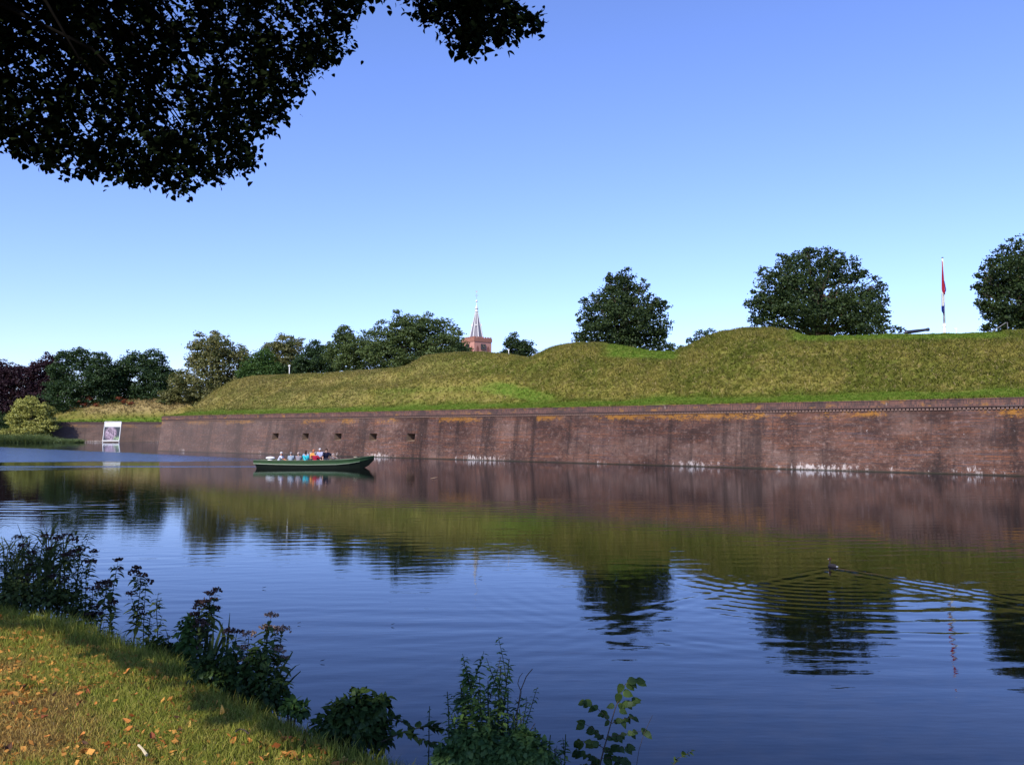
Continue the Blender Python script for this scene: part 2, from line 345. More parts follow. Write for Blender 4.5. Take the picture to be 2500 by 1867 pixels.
# ================================================================== THE SETTING
# ---- water sheet with real ripples in the near canal
def water_height(X, Y):
    h = np.zeros_like(X); r = np.random.default_rng(3)
    env = sstep(5, 9, Y) * (1 - sstep(30, 58, Y)) * (1 - sstep(30, 38, np.abs(X)))
    pat = .35 + 1.1 * sstep(.35, .7, fbm(X * .10, Y * .18, 5, 3))
    for i in range(14):
        lam = r.uniform(.38, 1.05); th = r.normal(0, .17) + .05; k = 2 * PI / lam
        kx, ky = k * math.sin(th), k * math.cos(th); ph = r.uniform(0, 6.28)
        mod = fbm(X * .13 + i * 9.1, Y * .16 + i * 3.3, i, 2)
        h += .0018 / k * np.sin(kx * X + ky * Y + ph) * (.3 + 2.2 * sstep(.4, .75, mod))
    h *= env * pat
    # grebe's wake: two arms opening towards the camera, rings between them
    dx, dy = X - 6.62, Y - 18.0
    for ang, amp, lam in ((math.atan2(1.3, -2.0), .0075, .36), (math.atan2(-3.0, -2.3), .0060, .38)):
        ux, uy = math.sin(0), 0
        ux, uy = math.cos(0), 0
        tx, ty = math.sin(ang), math.cos(ang)       # along the arm
        al = dx * tx + dy * ty
        sgn = -1 if tx > 0 else 1
        nx, ny = sgn * ty * -1, sgn * tx            # normal pointing inside the V
        inside = np.array([-.25, -1.0]); 
        if nx * inside[0] + ny * inside[1] < 0: nx, ny = -nx, -ny
        d = dx * nx + dy * ny - .012 * al * al
        e = np.exp(-np.maximum(d, 0) / (.35 + .10 * np.maximum(al, 0))) * sstep(-.16, .0, d) * sstep(-.05, .25, al) * np.exp(-np.maximum(al, 0) / 5.0)
        h += .72 * amp * e * (.35 + .9 * fbm(X * .8, Y * .8, 47, 3)) * np.sin(2 * PI * (d + .10 * (fbm(X * 1.1, Y * 1.1, 48, 2) - .5)) / lam)
    wb_ = .22 * (fbm(X * .7, Y * .7, 44, 3) - .5); rr = np.sqrt((X - 6.0) ** 2 + (Y - 17.6) ** 2) + wb_; an = np.arctan2(X - 6.0, -(Y - 17.6))
    e = sstep(.6, 2.5, rr) * (1 - sstep(6.0, 8.6, rr)) * np.exp(-((an + .35) / 1.0) ** 2) * (.35 + .9 * fbm(an * 3, rr * .6, 4, 2))
    h += .0010 * e * (.25 + 1.3 * sstep(.38, .62, fbm(X * .45, Y * .55, 46, 3))) * np.sin(2 * PI * rr / .36 + 2 * fbm(X * .5, Y * .5, 8, 2))
    rr = np.sqrt((X - 9.0) ** 2 + (Y - 22.0) ** 2)
    e = sstep(3, 5, rr) * (1 - sstep(9, 13, rr)) * sstep(.42, .62, fbm(X * .3, Y * .3, 14, 2)) * (1 - sstep(17, 19, Y))
    h += .0009 * e * np.sin(2 * PI * rr / .42)
    return h
ys = [2.2]
while ys[-1] < 62: ys.append(ys[-1] + max(.022, ys[-1] * .0026))
ys = np.array([-60, -20, -5] + ys + [80, 120, 200, 400, 1200]); xs = np.concatenate([np.arange(-34, -1, .085), np.arange(-1, 13, .045), np.arange(13, 34, .085)])
xs = np.concatenate([[-1500, -400, -120, -60], xs, [60, 120, 400, 1500]])
GX, GY = np.meshgrid(xs, ys); Hh = water_height(GX, GY); Hh[[0, 1, 2, -1, -2, -3, -4, -5], :] = 0; Hh[:, :4] = 0; Hh[:, -4:] = 0
ny_, nx_ = GX.shape; idx = np.arange(ny_ * nx_).reshape(ny_, nx_)
Fq = np.stack([idx[:-1, :-1], idx[:-1, 1:], idx[1:, 1:], idx[1:, :-1]], -1).reshape(-1, 4)
me = npmesh("water", np.stack([GX, GY, Hh], -1).reshape(-1, 3), Fq, smooth=True)
tag(link("water", me, m_water), kind='structure', label="calm dark canal water with soft ripples")

# ---- bastion geometry
A = onz(385, 1100, 0); B = onz(2500, 1162, 0)
T = (B - A).normalized(); N = Vector((-T.y, T.x, 0));  N = N if N.y > 0 else -N
L = (B - A).length; SMAX = L + 45; BAT = .13
sky_px = [(590,922),(620,919),(700,915),(800,911),(900,904),(970,899),(1000,891),(1040,869),(1070,865),(1100,862),(1180,861),(1240,867),(1290,873),(1310,866),(1340,850),(1370,842),(1400,838),(1480,838),(1530,843),(1570,852),(1600,858),(1650,857),(1670,850),(1700,835),(1730,820),(1760,810),(1820,803),(1880,801),(1940,808),(1975,820),(2050,818),(2200,816),(2350,812),(2450,808),(2500,805),(2900,790)]
skx = np.array([p[0] for p in sky_px]); sky_y = np.array([p[1] for p in sky_px])
TR = 15.0; ZC = 4.86
def ridge_z(s):
    s = np.asarray(s, float); X = A.x + s * T.x + N.x * TR; Y = A.y + s * T.y + N.y * TR
    px = 1250 + FPX * X / (Y * cp + 7.3 * sp)
    py = np.interp(np.maximum(px, 590), skx, sky_y)
    yv = -(py - 933.5) / FPX
    return CZ + Y * (sp + yv * cp) / (cp - yv * sp)
def ramp_h(s, d):
    s = np.asarray(s, float); d = np.asarray(d, float)
    X = A.x + s * T.x + d * N.x; dl = X - A.x
    p1 = d / TR; p2 = np.maximum(dl, 0) / 10.5
    k = .10; hh = np.clip(.5 + .5 * (p2 - p1) / k, 0, 1); p = p2 * (1 - hh) + p1 * hh - k * hh * (1 - hh); p = np.clip(p, 0, 1)
    Yp = A.y + s * T.y + d * N.y; kk = X / np.maximum(Yp, 1); s_az = (kk * (A.y + TR * N.y) - (A.x + TR * N.x)) / (T.x - kk * T.y)
    zr = ridge_z(np.clip(np.where(d < TR, s_az, s), -20, SMAX + 30))
    berm = np.clip(p / .28, 0, 1); t_ = np.clip((p - .28) / .72, 0, 1)
    zb = ZC + .85 * berm ** 1.3
    prof = np.sin(t_ * PI / 2)
    bench = np.exp(-((s - 38) / 20) ** 2) * .085 * np.sin(2 * PI * np.clip((t_ - .05) / .55, 0, 1)) 
    zr = zr - .14
    z = zb + (zr - zb) * (prof + bench)
    bumps = (fbm(s * .3, d * .35, 2, 4) - .5) * .45 * np.clip(p * 4, .15, 1) * (1 - .75 * sstep(.8, 1, p)) + (fbm(s * 1.7, d * 2.0, 12, 3) - .5) * .22 * np.clip(p * 4, .1, 1) * (1 - .7 * (p > .97))
    z = z + bumps
    back = np.clip((d - TR - 1.5), 0, None)
    z = np.where(d > TR + 1.5, z - np.minimum(back * .45, np.maximum(z - 6.2, 0)), z)
    return z, p
def ramp_attr(s, d, z, p):
    X = A.x + s * T.x + d * N.x; Y = A.y + s * T.y + d * N.y; px, py = proj(X, Y, z)
    w = fbm(s * .35, d * .5, 31, 3)
    mown = (1 - sstep(.19, .32, p + (w - .5) * .12)) * sstep(.015, .07, p + (w - .5) * .05)
    front = d < TR + 1.2
    # mown ledges between the mounds, a strip along the top at the right, and a worn patch at mid height
    lp = (sstep(1450, 1500, px) * (1 - sstep(1640, 1665, px)) * (1 - sstep(872, 882, py + (1600 - px) * .04))
          + sstep(1900, 1960, px) * (1 - sstep(2400, 2520, px)) * (1 - sstep(829, 838, py + (px - 1950) * .012))
          + sstep(1150, 1230, px) * (1 - sstep(1300, 1420, px)) * (1 - sstep(12, 20, np.abs(py - (948 + np.clip(px - 1225, 0, 200) * .24))))
          + .45 * sstep(850, 950, px) * (1 - sstep(1230, 1260, px)) * (1 - sstep(3, 8, np.abs(py - (958 - (px - 850) * .03)))))
    mown = np.clip(np.maximum(mown, np.where(front, lp, 0)), 0, 1)
    mown *= (.75 + .25 * fbm(s * 1.1, d * 1.1, 41, 2))
    dry = .45 * (1 - sstep(30, 62, s)) * fbm(s * .25, d * .5, 23, 3) + .55 * sstep(.90, 1.0, p) * sstep(.45, .7, fbm(s * .12, d * .1, 21, 2))
    dry = dry * (1 - mown)
    return mown, np.clip(dry, 0, 1)
ss = np.concatenate([np.arange(-95, -2, 1.2), np.arange(-2, SMAX, .38)]); dd = np.concatenate([np.arange(.52, 18, .36), np.arange(18, 70, 2.5)])
SG, DG = np.meshgrid(ss, dd); ZG, PG = ramp_h(SG, DG); XG = A.x + SG * T.x + DG * N.x; YG = A.y + SG * T.y + DG * N.y
XG = np.maximum(XG, A.x + .55); YG = np.where(YG < A.y, np.maximum(YG, 0), YG)
mo, dr = ramp_attr(SG, DG, ZG, PG); mo = np.where(SG > -2, mo, .5 * mo)
idx = np.arange(SG.size).reshape(SG.shape); Fq = np.stack([idx[:-1, :-1], idx[:-1, 1:], idx[1:, 1:], idx[1:, :-1]], -1).reshape(-1, 4)
me = npmesh("embankment", np.stack([XG, YG, ZG], -1).reshape(-1, 3), Fq, {'mown': mo.ravel(), 'dry': dr.ravel(), 'tint': np.zeros(SG.size)}, True)
tag(link("embankment", me, m_ramp), kind='structure', label="grassy rampart above the brick wall with rounded mounds")

def tuft_soup(Pb, hgt, wid, n_bl, seed):
    """Pb (n,3) bases -> (n*n_bl,3,3) leaning triangular blades"""
    r = np.random.default_rng(seed); n = len(Pb); base = np.repeat(Pb, n_bl, 0); m = n * n_bl
    h = np.repeat(hgt, n_bl) * r.uniform(.55, 1.2, m); w = np.repeat(wid, n_bl) * r.uniform(.6, 1.3, m)
    th = r.uniform(0, 2 * PI, m); off = r.normal(0, 1, (m, 2)) * w[:, None] * .8
    b = base + np.c_[off, np.zeros(m)]; lean = r.uniform(.2, 1.8, m) * h; la = r.uniform(0, 2 * PI, m)
    tip = b + np.c_[np.cos(la) * lean, np.sin(la) * lean, h]; sd = np.c_[np.cos(th), np.sin(th), np.zeros(m)] * (w / 2)[:, None]
    b[:, 2] -= .03
    return np.stack([b - sd, b + sd, tip], 1)
nt = 105000
ts = rng.uniform(-2, L + 14, nt) ; ts = np.where(rng.random(nt) < .35, L + 14 - (rng.random(nt) ** 1.4) * 60, ts); td = rng.uniform(.6, TR + 1.2, nt)
keep = (fbm(ts * .9, td * .9, 61, 3) > .20) | (td > TR - 1.5); ts, td = ts[keep], td[keep]
nr = 9000; ts = np.r_[ts, rng.uniform(-2, L + 14, nr)]; td = np.r_[td, rng.normal(TR - .4, .7, nr)]
tz, tp = ramp_h(ts, td); tx = A.x + ts * T.x + td * N.x; ty = A.y + ts * T.y + td * N.y; ok = tx > A.x + 1
ts, td, tz, tp, tx, ty = [a[ok] for a in (ts, td, tz, tp, tx, ty)]; tm, tdry = ramp_attr(ts, td, tz, tp)
hgt = np.where(tm > .5, .08, .21) * rng.uniform(.6, 1.25, len(ts)); P3 = tuft_soup(np.c_[tx, ty, tz], hgt, np.full(len(ts), .085), 4, 5)
rep = lambda a: np.repeat(a, 4)
tag(soup("rampart_grass", P3, m_tuft, tint=rng.random(len(P3)), extra={'mown': rep(tm), 'dry': rep(tdry)}), kind='stuff', cat='grass', label="long rough tufty grass covering the rampart slope above the wall")

# ---- bastion wall: face with gun ports, ledge, dentils, coping
wallroot = empty("brick_wall", A, 0, "long battered brick bastion wall rising from the canal with five gun ports", "wall")
def wp(s, z, off=0.0):          # point on the battered face (local to A); off>0 = inwards
    p = T * s + N * (BAT * max(z, -1) + off); return Vector((p.x, p.y, z))
def s_at(px, py):               # where a photo ray meets the battered face
    d = raydir(px, py); o = Vector((0, 0, CZ)); n = Vector((N.x, N.y, -BAT)); k = n.dot(A - o) / n.dot(d); p = o + d * k
    return (p - A).dot(T), p.z
ports = []
for x0, x1, y0, y1 in ((665.5, 679, 1057.5, 1072), (739, 752.5, 1057, 1072.5), (817, 832.5, 1057.5, 1075), (902.5, 918.5, 1058.5, 1077), (993.5, 1011.5, 1059, 1079)):
    s0, zt = s_at(x0, y0); s1, zb = s_at(x1, y1); ports.append((s0, s1, zb, zt))
zport0 = sum(p[2] for p in ports) / 5; zport1 = sum(p[3] for p in ports) / 5
scuts = sorted(set([0.0, SMAX] + [k for p in ports for k in p[:2]] + list(np.arange(4, SMAX, 4.0)))); zc = [-1.0, 0, zport0, zport1, 4.22]
def uvmesh(name, V, F, UV, mat, parent, smooth=False):
    me = bpy.data.meshes.new(name); me.from_pydata([tuple(v) for v in V], [], F); ul = me.uv_layers.new(name='UVMap')
    for lp in me.loops: ul.data[lp.index].uv = UV[lp.vertex_index]
    me.update(); return link(name, me, mat, parent)
V, UV, F = [], [], []; vi = {}
for i, s in enumerate(scuts):
    for j, z in enumerate(zc): vi[i, j] = len(V); V.append(wp(s, z)); UV.append((s, z))
for i in range(len(scuts) - 1):
    sm = (scuts[i] + scuts[i + 1]) / 2
    for j in range(len(zc) - 1):
        if j == 2 and any(p[0] < sm < p[1] for p in ports): continue
        F.append((vi[i, j], vi[i + 1, j], vi[i + 1, j + 1], vi[i, j + 1]))
# left return of the bastion
b = len(V); rl = 102
for (yy, z) in ((0, -1), (rl, -1), (rl, 4.86), (0, 4.22)):
    q = wp(0, z if yy == 0 else z) if yy == 0 else Vector((.1, yy, z)); V.append(q); UV.append((-yy, z))
F.append((b, b + 3, b + 2, b + 1))
uvmesh("wall_face", V, F, UV, m_wall, wallroot)
for (s0, s1, _, _) in ports:
    m = MB(); c = (s0 + s1) / 2; w = (s1 - s0) / 2; dep = 1.9
    o = [wp(s0, zport0), wp(s1, zport0), wp(s1, zport1), wp(s0, zport1)]
    i_ = [wp(c - w * .62, zport0 + .34, dep), wp(c + w * .62, zport0 + .34, dep), wp(c + w * .62, zport1 - .02, dep), wp(c - w * .62, zport1 - .02, dep)]
    m.add(o + i_, [(0, 1, 5, 4), (1, 2, 6, 5), (2, 3, 7, 6), (3, 0, 4, 7)], 0); m.add(i_, [(0, 1, 2, 3)], 1)
    m.build("gun_port", [m_jamb, m_dark], wallroot)
def strip(name, prof, s0, s1, mat, n=30, jit=0):
    V, UV, F = [], [], []; k = len(prof); acc = [0]
    for a, b2 in zip(prof, prof[1:]): acc.append(acc[-1] + math.hypot(a[0] - b2[0], a[1] - b2[1]))
    for i in range(n + 1):
        s = s0 + (s1 - s0) * i / n; jz = random.uniform(-jit, jit)
        for j, (off, z) in enumerate(prof): V.append(T * s + N * off + Vector((0, 0, z + jz))); UV.append((s, acc[j]))
    for i in range(n):
        for j in range(k - 1): F.append((i * k + j, (i + 1) * k + j, (i + 1) * k + j + 1, i * k + j + 1))
    F.append(tuple(range(k))[::-1]); F.append(tuple(n * k + j for j in range(k)))
    return uvmesh(name, V, F, UV, mat, wallroot)
o0 = BAT * 4.22
strip("ledge", [(o0 + .3, 4.215), (o0 + .02, 4.215), (o0 + .02, 4.25), (o0 - .13, 4.36), (o0 - .13, 4.43), (o0 + .3, 4.43)], -.02, SMAX, m_ledge)
strip("coping", [(o0 + .3, 4.432), (o0 - .04, 4.432), (o0 - .04, 4.86), (o0 - .07, 4.862), (o0 - .07, 4.93), (o0 + .42, 4.935), (o0 + .6, 4.70)], -.02, SMAX, m_cop, 60, .012)
m = MB(); s = 0.1
while s < SMAX - 1:
    q = [T * s + N * (o0 - .08), T * (s + .165) + N * (o0 - .08), T * (s + .165) + N * (o0 + .05), T * s + N * (o0 + .05)]
    m.add([v + Vector((0, 0, 4.19)) for v in q] + [v + Vector((0, 0, 4.335)) for v in q], [(0, 1, 2, 3), (4, 7, 6, 5), (0, 4, 5, 1), (1, 5, 6, 2), (3, 2, 6, 7), (0, 3, 7, 4)]); s += .25
m.build("dentil_course", m_dentil, wallroot)

# ---- far curtain wall and its bank
YF = 225.0; xl = at(138, 1040, YF).x; xr = A.x + 4
far = empty("brick_wall", (0, 0, 0), 0, "low distant brick wall behind the leaning poster, left of the bastion corner", "wall")
V = []; UV = []; F = []
for i in range(21):
    x = xl + (xr - xl) * i / 20; yy = YF - (1 - i / 20) * 6
    for z in (-1, 4.5): V.append(Vector((x, yy + .12 * z, z))); UV.append((x, z))
for i in range(20): F.append((2 * i, 2 * i + 2, 2 * i + 3, 2 * i + 1))
uvmesh("wall_face", V, F, UV, m_wallfar, far)
m = MB(); m2 = MB()
for i in range(20):
    x0 = xl + (xr - xl) * i / 20; x1 = xl + (xr - xl) * (i + 1) / 20; y0 = YF - (1 - i / 20) * 6 + .54; y1 = YF - (1 - (i + 1) / 20) * 6 + .54
    for mm, z0, z1, o in ((m, 4.66, 5.12, .1), (m2, 4.5, 4.66, .0)):
        q = [Vector((x0, y0 - o, 0)), Vector((x1, y1 - o, 0)), Vector((x1, y1 + .6, 0)), Vector((x0, y0 + .6, 0))]
        mm.add([v + Vector((0, 0, z0)) for v in q] + [v + Vector((0, 0, z1)) for v in q], [(0, 4, 5, 1), (4, 7, 6, 5), (0, 1, 2, 3)])
me = m.build("coping", m_ledge, far); m2.build("string_course", m_dentil, far)
# far bank
bx = np.concatenate([np.arange(-420, -150, 12.), np.arange(-150, -30, .9)]); by = np.concatenate([np.arange(209, 246, .55), np.arange(246, 262, 2.5)])
BX, BY = np.meshgrid(bx, by)
fpx = 1250 + FPX * BX / (240 * cp + 7 * sp); fsk = np.interp(fpx, [120, 150, 210, 270, 380, 500], [1034, 1024, 1000, 987, 981, 976])
zr = CZ + 240 * (1052 - fsk) / FPX * 1.0
wally = YF - (1 - np.clip((BX - xl) / (xr - xl), 0, 1)) * 6 + 1.0
dB = BY - wally; pr = np.clip(dB / 14, 0, 1)
hi = 5.0 + (zr - 5.0) * np.sin(np.clip((pr - .12) / .88, 0, 1) * PI / 2) + .35 * np.clip(pr / .12, 0, 1); hi = np.where(BY > 241, hi - (BY - 241) * .35, hi)
lowz = -.6 + 1.5 * sstep(211, 216, BY + 1.5 * fbm(BX * .2, BY * 0, 3, 2)) + .8 * sstep(216, 250, BY)
isl = sstep(xl - 5, xl + .5, BX); inside = (dB >= 0)
ZB = np.where(BX > xl, np.where(inside, hi, -1.2), lowz + 0 * BX); ZB = np.where((BX <= xl) & (BX > xl - 9) & inside, lowz + (hi - lowz) * sstep(xl - 9, xl, BX), ZB)
ZB += (fbm(BX * .5, BY * .5, 6, 3) - .5) * .5 * (ZB > .5)
idx = np.arange(BX.size).reshape(BX.shape); Fq = np.stack([idx[:-1, :-1], idx[:-1, 1:], idx[1:, 1:], idx[1:, :-1]], -1).reshape(-1, 4)
fm = (1 - sstep(.16, .30, pr + .08 * fbm(BX * .2, BY * .3, 9, 2))) * (BX > xl) * sstep(200, 260, fpx); fd = sstep(.22, .45, pr) * sstep(.3, .55, fbm(BX * .12, BY * .2, 19, 3) + .12) * sstep(170, 240, fpx) * (1 - sstep(470, 540, fpx))
me = npmesh("far_bank", np.stack([BX, BY, ZB], -1).reshape(-1, 3), Fq, {'mown': fm.ravel(), 'dry': fd.ravel(), 'tint': np.zeros(BX.size)}, True)
tag(link("far_bank", me, m_ramp), kind='structure', label="distant grass bank with pale dry grass behind the low wall")
n = 12000; q = rng.random(n); ii = rng.integers(0, len(by) - 8, n); jj = rng.integers(23, len(bx) - 1, n); okk = inside[ii, jj] & (bx[jj] > xl - 6); ii, jj = ii[okk], jj[okk]
P0 = np.c_[BX[ii, jj] + rng.uniform(-.5, .5, len(ii)), BY[ii, jj] + rng.uniform(-.3, .3, len(ii)), ZB[ii, jj]]
P3 = tuft_soup(P0, np.where(fd[ii, jj] > .4, .75, .4), np.full(len(ii), .22), 4, 9)
tag(soup("bank_grass", P3, m_tuft, tint=rng.random(len(P3)), extra={'mown': rep(fm[ii, jj]), 'dry': rep(fd[ii, jj])}), kind='stuff', cat='grass', label="pale dry long grass on the distant bank behind the low wall")
# wide ground to the horizon, behind the fortress
m = MB(); m.add([(-3000, 258, 1.45), (3000, 258, 1.45), (3000, 4000, 1.45), (-3000, 4000, 1.45)], [(0, 1, 2, 3)])
me = m.build("ground", m_ramp); tag(me, kind='structure', label="flat ground reaching to the horizon behind the fortress")

# ---- near bank
edge_px = [(0, 1480), (100, 1497), (200, 1528), (350, 1572), (450, 1622), (560, 1680), (720, 1742), (850, 1795), (1000, 1862)]
ep = [onz(x, y, 1.25) for x, y in edge_px]; ex = np.array([-30] + [p.x for p in ep] + [4, 12]); ey = np.array([27] + [p.y for p in ep] + [.6, -6.])
def bank_z(X, Y):
    X = np.asarray(X, float); Y = np.asarray(Y, float); e = (Y - np.interp(X, ex, ey)) * .74
    z = 1.2 + (fbm(X * .8, Y * .8, 3, 3) - .5) * .10 - 1.75 * sstep(-.05, 1.75, e) - .05 * sstep(-.8, .2, e)
    z = z + np.where(e < -3, 0, 0) + (fbm(X * 3, Y * 3, 13, 2) - .5) * .06 * sstep(-.3, .3, e)
    return z, e
gx = np.concatenate([np.arange(-40, -11, 1.0), np.arange(-11, 4, .09), np.arange(4, 14, .8)]); gy = np.concatenate([np.arange(-25, 1, 1.0), np.arange(1, 15, .09), np.arange(15, 34, .8)])
NX, NY = np.meshgrid(gx, gy); NZ, NE = bank_z(NX, NY)
def lawn_attr(X, Y, e):
    g = fbm(X * .9, Y * .9, 71, 3); g2 = fbm(X * 2.6, Y * 2.6, 72, 3)
    hue = sstep(.43, .76, .55 * g + .45 * g2 + .26 * sstep(-1.3, -.3, e) + .3 * sstep(-.2, .4, e))
    return np.clip(hue, 0, 1)
idx = np.arange(NX.size).reshape(NX.shape); Fq = np.stack([idx[:-1, :-1], idx[:-1, 1:], idx[1:, 1:], idx[1:, :-1]], -1).reshape(-1, 4)
me = npmesh("lawn", np.stack([NX, NY, NZ], -1).reshape(-1, 3), Fq, {'tint': np.zeros(NX.size), 'hue': lawn_attr(NX, NY, NE).ravel()}, True)
tag(link("lawn", me, m_soil), kind='structure', label="sunny lawn on the near bank sloping to the canal")
def blades(Pb, h, w, hue, tint, seed, lean=.6):
    r = np.random.default_rng(seed); n = len(Pb); th = r.uniform(0, 2 * PI, n); la = r.uniform(0, 2 * PI, n) ; ln = r.uniform(.15, 1, n) * lean * h
    sd = np.c_[np.cos(th), np.sin(th), 0 * th] * (w / 2)[:, None]; di = np.c_[np.cos(la), np.sin(la), 0 * la]
    mid = Pb + di * (ln * .35)[:, None] + np.c_[0 * h, 0 * h, h * .6]; tip = Pb + di * ln[:, None] + np.c_[0 * h, 0 * h, h]
    b = Pb - np.array([0, 0, .01])
    V = np.stack([b - sd, b + sd, mid + sd * .75, mid - sd * .75, tip], 1).reshape(-1, 3); k = np.arange(n)[:, None] * 5
    F = np.concatenate([k + [0, 1, 2], k + [0, 2, 3], k + [3, 2, 4]], 0)
    return npmesh("grass", V, F, {'tint': np.repeat(tint, 5), 'hue': np.repeat(hue, 5)})
n = 260000; bY = rng.uniform(2.8, 9.2, n); bX = rng.uniform(-.64, .05, n) * (bY + .5) ; bX = np.where(rng.random(n) < .08, rng.uniform(-9, 2, n), bX)
bz, be = bank_z(bX, bY); dens = fbm(bX * 2.2, bY * 2.2, 55, 3); k = (be < .1) & (dens + rng.uniform(-.2, .2, n) > .33); bX, bY, bz, be, dens = bX[k], bY[k], bz[k], be[k], dens[k]
hue = np.clip(lawn_attr(bX, bY, be) + rng.normal(0, .2, len(bX)), 0, 1); hh = (.012 + .020 * dens + .008 * sstep(-.7, 0, be) + .014 * hue) * rng.uniform(.5, 1.3, len(bX))
thb = rng.random(len(bX)); hh = np.where(thb > .93, hh * .35, hh)
tag(link("lawn_grass", blades(np.c_[bX, bY, bz], hh, rng.uniform(.0022, .0048, len(bX)), hue, thb, 4, 1.5), m_blade), kind='stuff', cat='grass', label="short patchy yellow green lawn grass in the foreground")
n = 46000; bX = rng.uniform(-8.5, 1.5, n); be0 = rng.uniform(-.45, 1.35, n) - .25 * rng.random(n); bY = np.interp(bX, ex, ey) + be0 / .74; bz, be = bank_z(bX, bY); dens = fbm(bX * 1.8, bY * 1.8, 57, 3)
k = (bz > .0) & (bY > 1); bX, bY, bz, be, dens = bX[k], bY[k], bz[k], be[k], dens[k]
hh = (.028 + .085 * dens * sstep(-.45, .2, be)) * rng.uniform(.5, 1.4, len(bX)) * (1 + .5 * sstep(-2.0, -3.5, bX))
tag(link("bank_edge_grass", blades(np.c_[bX, bY, bz], hh, rng.uniform(.003, .007, len(bX)), np.clip(rng.normal(.95, .15, len(bX)), 0, 1), rng.random(len(bX)) * .7, 6, .8), m_blade), kind='stuff', cat='grass', label="longer green grass along the edge of the near bank")

# ================================================================== TREES
def rot_quads(C0, Nrm, size, aspect, r):
    """quads centred C0, roughly facing Nrm"""
    n = len(C0); up = r.normal(0, 1, (n, 3)); a = np.cross(Nrm, up); a /= np.linalg.norm(a, axis=1)[:, None] + 1e-9; b = np.cross(Nrm, a); b /= np.linalg.norm(b, axis=1)[:, None] + 1e-9
    s = (size / 2)[:, None]; a = a * s; b = b * s * aspect
    return np.stack([C0 - a * .9, C0 - b + a * .15, C0 + a, C0 + b - a * .1], 1)
def crown_mesh(blobs, D, leaf, dens=1.0, seed=1, cl=.30, depth=.5, cmin=.5, out=0):
    r = np.random.default_rng(seed); quads = []; tints = []; centres = []
    if out:
        add = []; big = [b for b in blobs if b[2] > 30] or list(blobs); cx = sum(b[0] for b in big) / len(big); cy = sum(b[1] for b in big) / len(big)
        for b in big:
            for q in range(out):
                a_ = math.atan2(b[1] - cy, b[0] - cx) + r.uniform(-1.5, 1.5); k_ = b[2] * r.uniform(.92, 1.16); add.append((b[0] + math.cos(a_) * k_, b[1] + math.sin(a_) * k_, r.uniform(5, 10)))
        blobs = [(b[0], b[1], b[2] * .93) for b in blobs] + add
    xs_ = [at(b[0], b[1], D).x for b in blobs]; half = max(1.0, (max(xs_) - min(xs_)) / 2)
    for bi, (px, py, rp) in enumerate(blobs):
        R0 = rp / FPX * D; nrep = 1 if R0 < 1.2 else 2
        for q in range(nrep):
            c = at(px, py, D); off = r.uniform(-1, 1) * half * depth * (.2 if q == 0 else 1); c = at(px, py, D + off)
            if q: c = c + Vector((r.uniform(-.2, .2) * R0, 0, -abs(r.normal(0, .25)) * R0))
            cr = max(cmin, R0 * cl); ncl = int(max(5, 7.5 * (R0 / cr) ** 2 * .62)); d = r.normal(0, 1, (ncl, 3)); d /= np.linalg.norm(d, axis=1)[:, None]
            rad = R0 * r.uniform(.45, 1.3, ncl) ** .6 - cr * .30; cc = np.array(c) + d * rad[:, None] * [1, 1, .92]
            for k in range(ncl):
                rr = cr * r.uniform(.65, 1.25); nl = int(max(8, dens * 17 * (rr / leaf) ** 2 * .32)); v = r.normal(0, 1, (nl, 3)); v /= np.linalg.norm(v, axis=1)[:, None]
                v[:, 2] = np.where(v[:, 2] < -.3, v[:, 2] * .4, v[:, 2]); ra = rr * r.uniform(.55, 1.12, nl)
                ra = np.where(r.random(nl) < .10, ra * r.uniform(1.1, 1.55, nl), ra); P = cc[k] + v * ra[:, None] * [1.15, 1.15, .75]; nn = v + r.normal(0, .55, (nl, 3)) + [0, 0, .35]; nn /= np.linalg.norm(nn, axis=1)[:, None]
                quads.append(rot_quads(P, nn, leaf * r.uniform(.6, 1.35, nl), .75, r)); tt = r.random(); tints.append(np.clip(r.normal(.5 + .5 * (tt - .5), .2, nl), 0, 1))
            centres.append((Vector(c), R0))
    return np.concatenate(quads), np.concatenate(tints), centres
def trunk_mesh(base, top, r0, centres, seed):
    rd = random.Random(seed); m = MB(); base = Vector(base); top = Vector(top); mid = (base + top) / 2 + Vector((rd.uniform(-.3, .3), 0, 0))
    m.tube([base - Vector((0, 0, .4)), base, mid, top], [r0 * 1.35, r0, r0 * .75, r0 * .35], 8)
    for c, R0 in centres:
        st = base.lerp(top, rd.uniform(.35, .95)); md = st.lerp(c, .5) + Vector((rd.uniform(-.3, .3), rd.uniform(-.3, .3), R0 * .15)); rr = max(.05, r0 * .33)
        m.tube([st, md, c], [rr, rr * .6, rr * .2], 5)
    return m
def tree(name, label, blobs, D, mat, basepx, basez, leaf=.34, dens=1.0, seed=1, r0=.35, cat="tree", group=None, cl=.30, depth=.5, cmin=.5, extra=None):
    if D > 180: dens *= 1.35
    Q, ti, cen = crown_mesh(blobs, D, leaf, dens, seed, cl, depth, cmin if D > 150 else .32, 0 if cat == 'shrub' else (4 if D < 150 else 1))
    base = at(basepx, 1000, D); base.z = basez; ctr = sum((c for c, _ in cen), Vector()) / len(cen); top = max(c.z for c, _ in cen)
    root = empty(name, base, 0, label, cat, group)
    Q = Q - np.array(base); o = soup("crown", Q, m_fol[mat], root, ti)
    tp_ = Vector((ctr.x, D, ctr.z + .35 * (top - ctr.z))) - base
    trunk_mesh((0, 0, 0), tp_, r0, [(c - base, r) for c, r in cen], seed).build("trunk", m_bark, root, True)
    return root
GR = "trees behind the rampart"
